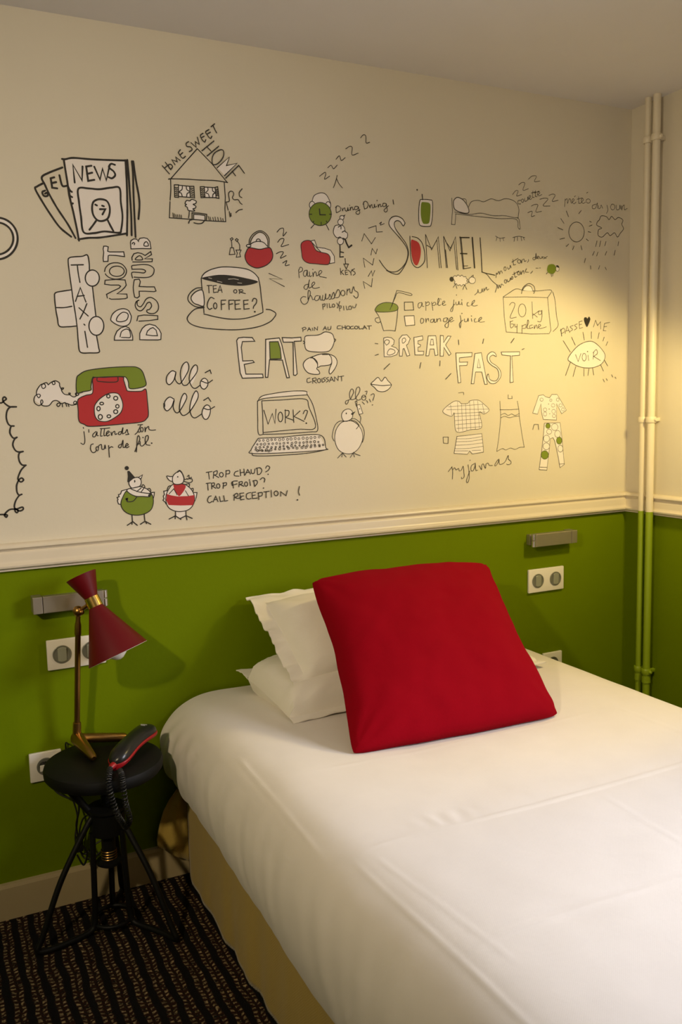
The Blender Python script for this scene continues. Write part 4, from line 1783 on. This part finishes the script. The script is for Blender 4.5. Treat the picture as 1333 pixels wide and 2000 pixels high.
# duvet: a cross-section rounded over the mattress and tucked under it, swept along the bed
SECT = [(-1.655, 0.262), (-1.690, 0.268), (-1.722, 0.300), (-1.741, 0.345), (-1.747, 0.392), (-1.738, 0.444), (-1.709, 0.491), (-1.660, 0.521),
        (-1.600, 0.534), (-1.500, 0.535), (-1.30, 0.530), (-1.09, 0.528)]
SECT = SECT + [(-2.18 - x, z) for x, z in reversed(SECT[:-1])]
CREASES = [  # ironed-in folds and seams, on the top: (x0, y0, x1, y1, height)
    (-1.60, -0.667, -0.62, -0.686, 0.0018), (-1.66, -1.031, -0.70, -1.031, 0.0026), (-1.62, -1.366, -0.75, -1.375, 0.0022),
    (-1.672, -0.45, -1.690, -1.02, 0.0016), (-1.655, -1.03, -1.640, -1.75, 0.0013), (-1.62, -1.05, -1.585, -1.45, 0.0010),
    (-1.080, -1.03, -1.112, -1.70, 0.0018), (-0.700, -0.45, -0.66, -1.70, 0.0014)]
def seg_d(x, y, a, b, c, d):
    vx, vy = c - a, d - b
    t = max(0, min(1, ((x - a) * vx + (y - b) * vy) / (vx * vx + vy * vy)))
    return math.hypot(x - a - vx * t, y - b - vy * t), t
def top_relief(x, y):
    h = 0
    for a, b, c, d, amp in CREASES:
        dd, t = seg_d(x, y, a, b, c, d)
        if dd < 0.05:
            e = min(1, min(t, 1 - t) * 8)
            h += 0.95 * amp * e * (math.exp(-(dd / 0.0055) ** 2) - 0.45 * math.exp(-(dd / 0.020) ** 2)) * (0.7 + 0.6 * rnd(x * 9, y * 9, 2.2))
    # small gathers just behind the seam at mid bed
    if -1.60 < x < -1.15 and 0 < y + 1.031 < 0.07:
        u = (y + 1.031) / 0.07
        h += 0.0015 * math.sin(x * 150 + 1.5 * rnd(x * 20, y * 10, 3)) * math.sin(math.pi * u) * (0.5 + rnd(x * 8, 0, 7.7)) * math.sin(math.pi * (x + 1.6) / 0.45)
    return h
bm = bmesh.new()
prof = spline([(x, z, 0) for x, z in SECT], 14)
prof = [(p.x, p.y) for p in prof]
fine = []
for (x0, z0), (x1, z1) in zip(prof, prof[1:]):
    k = max(1, int(math.hypot(x1 - x0, z1 - z0) / 0.0055))
    for j in range(k): fine.append((x0 + (x1 - x0) * j / k, z0 + (z1 - z0) * j / k))
fine.append(prof[-1])
NY = 330
rows = []
for i in range(NY + 1):
    y = BY0 + (BY1 + 0.0 - BY0) * i / NY
    end = max(0.0, (BY1 + 0.13 - y) / 0.13)
    sq = math.sqrt(max(0.0, 1 - end * end * 0.98))
    row = []
    for x, z in fine:
        side = max(0.0, min(1.0, (0.515 - z) / 0.06))          # 0 on the top, 1 down the side
        low = max(0.0, min(1.0, (0.50 - z) / 0.24))
        sag = 0.055 * min(1.0, max(0.0, -y / 1.0)) ** 1.3
        left = x < -1.09
        xx, zz = x, z - sag * low * (1.0 if left else 0.3)
        wv = 0.0055 * rnd(y * 7.0 + z * 4, z * 2.2, 11.0) + 0.0035 * rnd(y * 19 - z * 9, z * 3, 4.0)
        fan = 0.0045 * math.sin((y + (z - 0.40) * 0.6) * 85 + 3 * rnd(y * 5, z * 4, 9)) * max(0, 1 + y / 0.35) if y > -0.35 else 0
        xx += (-1 if left else 1) * side * (wv + fan)
        zz += (1 - side) * (0.005 * rnd(x * 2.6, y * 2.6, 1.0) + 0.0016 * rnd(x * 9, y * 9, 6.0) + top_relief(x, y))
        # hollow under the pillows and the cushion
        zz -= (1 - side) * 0.006 * math.exp(-((y + 0.25) / 0.35) ** 2 - ((x + 1.09) / 0.45) ** 2)
        zz = 0.245 + (zz - 0.245) * sq if end > 0 else zz
        xx = -1.09 + (xx + 1.09) * (0.93 + 0.07 * sq)
        row.append(bm.verts.new((xx, y, zz)))
    rows.append(row)
for a, b in zip(rows, rows[1:]):
    for j in range(len(fine) - 1): bm.faces.new((a[j], a[j + 1], b[j + 1], b[j]))
tag(obj('duvet', bm, M_linen), 'smooth white duvet covering the whole bed', 'duvet')

# ------------------------------------------------------------------ pillows and cushion
def lerp(a, b, t): return a + (b - a) * t
def pillow(name, C, thick, m, label, cat, flange=0.0, n=56, seed=1.0, pull=0.03, pullv=None, fleft=None, edge=0.0, pinch=0.9, power=0.55, round_=0.0, wave=0.006, wr=0.004, floor=None, group=None, back=1.0):
    """C = corners (top left, top right, bottom right, bottom left) seen from the room"""
    TL, TR, BR, BL = [Vector(c) for c in C]
    nrm = ((TR - TL) + (BR - BL)).cross((TL - BL) + (TR - BR)).normalized()
    if nrm.y > 0: nrm = -nrm
    bm = bmesh.new()
    fr, bk = [], []
    for j in range(n + 1):
        rf, rb = [], []
        for i in range(n + 1):
            u, v = 2 * i / n - 1, 2 * j / n - 1
            pv = pull if pullv is None else pullv
            fv = flange * 1.8
            uu = u * (1 - pull * (1 - v * v) * abs(u)); vv = v * (1 - pv * (1 - u * u) * abs(v))
            ck = 1 - round_ * (abs(u * v) ** 12)                  # blunt corners
            uu *= ck; vv *= ck
            if edge:
                uu += edge * (abs(u) ** 6) * rnd(v * 2.6, u, seed + 2); vv += edge * (abs(v) ** 6) * rnd(u * 2.6, v, seed + 4)
            a, b = (uu + 1) / 2, (vv + 1) / 2
            p = lerp(lerp(BL, BR, a), lerp(TL, TR, a), b)
            fl = fleft if fleft is not None and u < 0 and v < 0.62 else flange
            bu, bv = abs(u) / (1 - fl), abs(v) / (1 - fv)
            body = (max(0, 1 - bu ** 2.4) * max(0, 1 - bv ** 2.4)) ** power if bu < 1 and bv < 1 else 0.0
            rim = max(bu, bv)
            off = 0.0
            if flange and rim > 1:
                e = max(min(1, (bu - 1) / (1 / (1 - flange) - 1)), min(1, (bv - 1) / (1 / (1 - fv) - 1)))
                off = wave * e * (1.5 * rnd(u * 3.5, v * 4.5, seed) + 0.9 * rnd(u * 9, v * 11, seed + 8))
            w1 = wr * body ** 0.4 * (rnd(u * 2.4, v * 2.4, seed) + 0.5 * rnd(u * 6, v * 6, seed + 3)) if body > 0 else 0
            # creases that run in from the corners
            cr = 0.0
            if body > 0:
                k = min(1 - abs(u), 1 - abs(v))
                cr = wr * pinch * math.sin(14 * math.atan2(1.02 - abs(v), 1.02 - abs(u)) + seed) * math.exp(-((1 - abs(u)) ** 2 + (1 - abs(v)) ** 2) / 0.16)
            f = p + nrm * (thick * body + off + w1 + cr * body ** 0.3 + 0.0016)
            g = p + nrm * (-thick * back * body + off - 0.0016 - w1)
            if floor is not None:
                for q in (f, g):
                    fz = floor(q)
                    if q.z < fz: q.z = fz + 0.1 * max(-0.02, q.z - fz) * 0
            rf.append(bm.verts.new(f)); rb.append(bm.verts.new(g))
        fr.append(rf); bk.append(rb)
    for G, flip in ((fr, 0), (bk, 1)):
        for j in range(n):
            for i in range(n):
                q = (G[j][i], G[j][i + 1], G[j + 1][i + 1], G[j + 1][i])
                bm.faces.new(q[::-1] if flip else q)
    for j in range(n):
        bm.faces.new((fr[j][0], fr[j + 1][0], bk[j + 1][0], bk[j][0])); bm.faces.new((fr[j + 1][n], fr[j][n], bk[j][n], bk[j + 1][n]))
        bm.faces.new((fr[0][j + 1], fr[0][j], bk[0][j], bk[0][j + 1])); bm.faces.new((fr[n][j], fr[n][j + 1], bk[n][j + 1], bk[n][j]))
    for v in bm.verts:
        if v.co.y > -0.004: v.co.y = -0.004
    return tag(obj(name, bm, m), label, cat, group)

def on_bed(q): return 0.533
def on_pillow(q): return 0.533

pillow('pillow', [(-1.522, -0.035, 0.592), (-0.665, -0.035, 0.590), (-0.618, -0.315, 0.545), (-1.487, -0.374, 0.536)], 0.085, M_pillow,
       'lower white pillow lying flat on the duvet against the wall', 'pillow', flange=0.085, fleft=0.012, seed=2.0, wave=0.008, wr=0.007, floor=on_bed, power=0.24, group='white pillows with flat borders', pull=0.02)
pillow('pillow', [(-1.480, -0.030, 0.808), (-0.745, -0.030, 0.800), (-0.745, -0.305, 0.610), (-1.449, -0.322, 0.589)], 0.082, M_pillow,
       'upper white pillow tilted against the wall behind the red cushion', 'pillow', flange=0.12, seed=5.0, wave=0.012, power=0.46, back=0.08, wr=0.009, group='white pillows with flat borders', pull=0.02)
pillow('cushion', [(-1.357, -0.203, 0.861), (-0.752, -0.193, 0.850), (-0.857, -0.662, 0.534), (-1.448, -0.626, 0.532)], 0.092, M_cushion,
       'big square red cushion leaning on the white pillows', 'cushion', n=80, seed=9.0, pull=0.075, pullv=-0.028, round_=0.025, power=0.44, wr=0.007, edge=0.022, pinch=0.4, floor=on_bed, back=0.3)

# ------------------------------------------------------------------ black stool used as a bedside table
SX, SY, SZ = -1.934, -0.166, 0.455
stool = empty('stool', (SX, SY, 0), 'round black steel screw stool serving as bedside table', 'stool')
bm = bmesh.new()
lathe(bm, (SX, SY, SZ - 0.036), (0, 0, 1), [(0.004, 0), (0, .120), (0.002, .143), (0.010, .149), (0.024, .150), (0.033, .147), (0.036, .141), (0.0365, .08), (0.0365, 0)], 72)
obj('seat', bm, M_seat, stool)
bm = bmesh.new()
lathe(bm, (SX, SY, SZ - 0.045), (0, 0, 1), [(0, .055), (.010, .055)], 32)
lathe(bm, (SX, SY, 0.185), (0, 0, 1), [(0, .012), (0.24, .012)], 20)
pts = [(SX + .0128 * math.cos(a * .9), SY + .0128 * math.sin(a * .9), 0.335 + a * .0011) for a in range(0, 68)]
tube(bm, pts, 0.0022, 6)
obj('screw', bm, M_black, stool)
bm = bmesh.new()
lathe(bm, (SX, SY, 0.255), (0, 0, 1), [(0, .030), (.004, .044), (.060, .046), (.063, .030), (.066, .030), (.066, .048), (.073, .048), (.074, .046), (.074, 0.0)], 40)
obj('hub', bm, M_black, stool)
bm = bmesh.new()
lathe(bm, (SX, SY, 0.165), (0, 0, 1), [(0, 0), (0.002, .022), (.010, .034), (.016, .034), (.022, .020), (.050, .018), (.092, .018)], 32)
obj('screw_sleeve', bm, M_black, stool)
bm = bmesh.new()
for k in range(4):
    pts = [(SX + .0195 * math.cos(a * .35), SY + .0195 * math.sin(a * .35), 0.188 + k * .007) for a in range(18)]
    tube(bm, pts, 0.0016, 6, closed=True)
tag(obj('spring', bm, M_brass, stool), 'brass-coloured coil spring')
for ang, R in ((194, 0.205), (307, 0.212), (68, 0.150)):
    a = math.radians(ang)
    ca, sa = math.cos(a), math.sin(a)
    q = lambda r, z, side=0.0: (SX + r * ca - side * sa, SY + r * sa + side * ca, z)
    ctrl = [q(.038, .312), q(.060, .285), q(.5 * R + .03, .17), q(R - .018, .045), q(R - .004, .018), q(R - .012, .0085, .004), q(R - .05, .0085, .012), q(.10, .010, .014),
            q(.066, .014, .012), q(.054, .03, .010), q(.050, .08, .008), q(.044, .27, .004)]
    bm = bmesh.new()
    tube(bm, spline(ctrl, 8), 0.0076, 14)
    obj('leg', bm, M_black, stool)
bm = bmesh.new()
ring = [(SX + .052 * math.cos(2 * math.pi * i / 40), SY + .052 * math.sin(2 * math.pi * i / 40), 0.022) for i in range(40)]
tube(bm, ring, 0.0055, 10, closed=True)
obj('ring', bm, M_black, stool)
bm = bmesh.new()
tube(bm, [(-2.035, -0.155, 0.405), (-2.020, -0.158, 0.385), (-1.975, -0.165, 0.318)], [.010, .011, .009], 12)
obj('brace', bm, M_black, stool)

# ------------------------------------------------------------------ lamp
LZ = SZ + 0.0005
lampo = empty('table_lamp', (-1.975, -0.06, LZ), 'oxblood red double-cone lamp on a slim brass stem, standing on the stool', 'lamp')
JB = Vector((-1.981, -0.058, LZ + 0.032))
def base_arm(end, r0, r1, name, lbl=None):
    bm = bmesh.new()
    a = JB + Vector((0, 0, -0.004)); b = Vector(end)
    d = (b - a)
    tube(bm, [a - d.normalized() * .012, a, a + d * .5, a + d * .94, b], [r0 * .7, r0, (r0 + r1) / 2 * 1.04, r1, r1 * .55], 20)
    obj(name, bm, M_brass, lampo)
base_arm((-1.960, -0.178, LZ + .0105), .0180, .0100, 'base_arm')
base_arm((-1.852, -0.078, LZ + .0125), .0125, .0115, 'base_arm')
TOP = Vector((-1.963, -0.088, 0.832))
ax = (TOP - JB).normalized()
L = (TOP - JB).length
bm = bmesh.new()
lathe(bm, JB - ax * .012, ax, [(0, .006), (.002, .0115), (.045, .0108), (.052, .0100), (.053, .0076), (L - .052, .0074), (L - .051, .0088), (L - .026, .0086), (L - .014, .0062), (L + .006, .0060)], 24)
obj('stem', bm, M_brass, lampo)
NECK = Vector((-1.927, -0.112, 0.857))
AX = Vector((0.047, -0.046, -0.136)).normalized()          # from the neck to the mouth
bm = bmesh.new()
lathe(bm, TOP - Vector((0, 0, .013)), (0, 0, 1), [(0, .004), (.002, .009), (.008, .0130), (.014, .0140), (.020, .0125), (.026, .008), (.028, 0)], 24)
tube(bm, [TOP, lerp(TOP, NECK, .5), NECK - AX * 0.004], [.0062, .0055, .0075], 14)
lathe(bm, TOP + Vector((.006, -.013, 0)), (0.2, -1, 0), [(0, .0055), (.006, .0055), (.008, .003)], 14)
obj('joint', bm, M_brass, lampo)
bm = bmesh.new()
lathe(bm, NECK - AX * .0145, AX, [(0, .0175), (.001, .0190), (.028, .0194), (.029, .0180)], 40)
tag(obj('collar', bm, M_brassb, lampo), 'polished brass collar')
LB = 0.146
bm = bmesh.new()
lathe(bm, NECK + AX * .012, AX, [(0, .012), (0, .0170), (.004, .0195), (LB - .009, .0800), (LB - .008, .0790), (.006, .0175), (.004, 0.012)], 64, cap=False)
o = obj('lower_shade', bm, [M_shade, M_shadein], lampo)
for f in o.data.polygons:
    c = f.center - NECK
    axial = c.dot(AX)
    rad = (c - AX * axial).length
    if axial > 0.02 and rad < .0195 + (axial - .016) * .0605 / (LB - .013) - 0.0004: f.material_index = 1
bm = bmesh.new()
lathe(bm, NECK - AX * .013, -AX, [(0, .012), (0, .0172), (.003, .0182), (.062, .0400), (.0622, .0388), (.004, .0168), (.002, .010)], 64, cap=False)
obj('upper_shade', bm, M_shade, lampo)
bm = bmesh.new()
lathe(bm, NECK + AX * .02, AX, [(0, .012), (.045, .013), (.047, .014)], 24)
obj('bulb_holder', bm, M_brass, lampo)
bm = bmesh.new()
lathe(bm, NECK + AX * .067, AX, [(0, .012), (.018, .015), (.036, .024), (.054, .0295), (.072, .0285), (.086, .021), (.094, .010), (.0965, 0)], 36)
tag(obj('light_bulb', bm, M_bulb, lampo), 'unlit white bulb')

# ------------------------------------------------------------------ telephone handset lying on the stool, with its coiled cord
P0, P1 = Vector((-1.928, -0.262, LZ + .018)), Vector((-1.792, -0.112, LZ + .036))
phone = empty('telephone_handset', (-1.86, -0.19, LZ), 'black telephone handset with a red rim lying on the stool', 'telephone')
d = (P1 - P0); Ln = d.length; d.normalize()
side = Vector((d.y, -d.x, 0)).normalized(); upv = side.cross(d).normalized()
if upv.z < 0: upv = -upv
def shell(rows_h0, rows_h1, wscale, name, m, label=None):
    bm = bmesh.new()
    n, k = 26, 20
    rings = []
    for i in range(n + 1):
        t = i / n
        e = (1 - abs(2 * t - 1) ** 5) ** 0.5 if 0 < t < 1 else 0.05
        wd = (0.0265 + 0.003 * math.cos(2 * math.pi * t)) * wscale * max(e, .18)
        arch = 0.008 * math.sin(math.pi * t)
        ring = []
        for j in range(k):
            a = 2 * math.pi * j / k
            ca, sa = math.cos(a), math.sin(a)
            h = rows_h1(t) * max(e, .25) if sa > 0 else rows_h0(t)
            ring.append(bm.verts.new(P0 + d * (Ln * t) + side * (wd * math.copysign(abs(ca) ** .7, ca)) + upv * (arch + h * math.copysign(abs(sa) ** .8, sa))))
        rings.append(ring)
    for a, b in zip(rings, rings[1:]):
        for j in range(k): bm.faces.new((a[j], a[(j + 1) % k], b[(j + 1) % k], b[j]))
    bm.faces.new(rings[0]); bm.faces.new(rings[-1])
    return tag(obj(name, bm, m, phone), label)
shell(lambda t: 0.004, lambda t: 0.026, 1.0, 'handset_shell', M_phone)
shell(lambda t: 0.012 + 0.005 * abs(2 * t - 1) ** 2, lambda t: 0.004, 1.10, 'handset_rim', M_phoner, 'red rim')
bm = bmesh.new()
for t, wd in ((.80, .009), (.775, .006)):
    c = P0 + d * (Ln * t) + upv * (0.0262 + 0.008 * math.sin(math.pi * t))
    tube(bm, [c - side * wd, c, c + side * wd], .0009, 6)
obj('print_mark', bm, M_silver, phone)
bm = bmesh.new()
lathe(bm, P0 + d * .002 - upv * .001, -d, [(0, .0085), (.012, .0075), (.016, .005)], 14)
tag(obj('cord_socket', bm, M_phoner, phone), 'red cord socket')
def coil(path, R, r, turns):
    S = spline(path, 40)
    out = []
    n = len(S)
    T0 = (S[1] - S[0]).normalized()
    a, u, v = frame_of(T0)
    for i in range(n):
        T = (S[min(i + 1, n - 1)] - S[max(i - 1, 0)]).normalized()
        u = (u - T * u.dot(T)).normalized(); v = T.cross(u)
        ph = 2 * math.pi * turns * i / (n - 1)
        out.append(S[i] + (u * math.cos(ph) + v * math.sin(ph)) * R)
    return out
pa = P0 - d * .018
path = [pa, (-1.945, -0.297, LZ + .012), (-1.953, -0.322, LZ - .004), (-1.948, -0.330, LZ - .040), (-1.936, -0.325, LZ - .085), (-1.918, -0.290, LZ - .125), (-1.905, -0.262, LZ - .150),
        (-1.900, -0.285, LZ - .120), (-1.915, -0.322, LZ - .060), (-1.920, -0.326, LZ - .010), (-1.920, -0.318, LZ + .010), (-1.918, -0.288, LZ + .010)]
bm = bmesh.new()
tube(bm, coil(path, 0.0062, 0, 58), 0.0019, 6)
obj('coiled_cord', bm, M_cable, phone)

# ------------------------------------------------------------------ plug and cables
cab = empty('power_cable', (-2.058, -0.02, 0.40), 'black power cable with a white plug running from the wall socket to the stool', 'cable')
bm = bmesh.new()
lathe(bm, (-2.0640, -0.0105, 0.405), (0, -1, 0), [(0, .0120), (.012, .0120), (.016, .0105), (.017, 0)], 28)
obj('plug', bm, M_cable, cab)
bm = bmesh.new(); box(bm, (-2.0760, -0.0295, 0.398), (-2.0610, -0.0272, 0.415), 0.001)
tag(obj('plug_tag', bm, M_plastic, cab, smooth=False), 'small white label')
bm = bmesh.new()
tube(bm, spline([(-2.0585, -0.024, 0.392), (-2.056, -0.030, 0.370), (-2.040, -0.040, 0.340), (-2.015, -0.060, 0.325), (-1.995, -0.085, 0.330), (-1.992, -0.09, 0.30), (-2.000, -0.08, 0.25),
                 (-1.992, -0.075, 0.20), (-1.975, -0.07, 0.165), (-1.985, -0.065, 0.13), (-2.00, -0.06, 0.16)], 10), 0.0026, 8)
obj('wire', bm, M_cable, cab)
lc = empty('lamp_cable', (-1.99, -0.05, 0.25), 'tangle of thin black cable hanging behind the stool legs', 'cable')
bm = bmesh.new()
tube(bm, spline([(-2.000, -0.035, LZ + .006), (-2.005, -0.012, LZ), (-2.002, -0.010, 0.40), (-2.002, -0.030, 0.33), (-1.990, -0.040, 0.26), (-2.000, -0.050, 0.20), (-1.980, -0.045, 0.15), (-1.945, -0.050, 0.175),
                 (-1.905, -0.060, 0.190), (-1.93, -0.07, 0.165), (-1.965, -0.06, 0.140), (-1.985, -0.05, 0.150), (-1.990, -0.045, 0.20), (-1.975, -0.05, 0.255), (-1.94, -0.07, 0.265)], 10), 0.0023, 8)
obj('wire', bm, M_cable, lc)
bm = bmesh.new(); box(bm, (-2.002, -0.062, 0.165), (-1.982, -0.040, 0.205), 0.004)
obj('cable_knot', bm, M_cable, lc)
tc = empty('telephone_line', (-1.82, -0.12, 0.38), 'thin black telephone wire hanging under the right side of the stool', 'cable')
bm = bmesh.new()
tube(bm, spline([(-1.822, -0.150, SZ - .0385), (-1.822, -0.150, 0.402), (-1.818, -0.150, 0.388), (-1.826, -0.150, 0.376), (-1.850, -0.155, 0.370), (-1.882, -0.160, 0.362)], 8), 0.0022, 8)
obj('wire', bm, M_cable, tc)
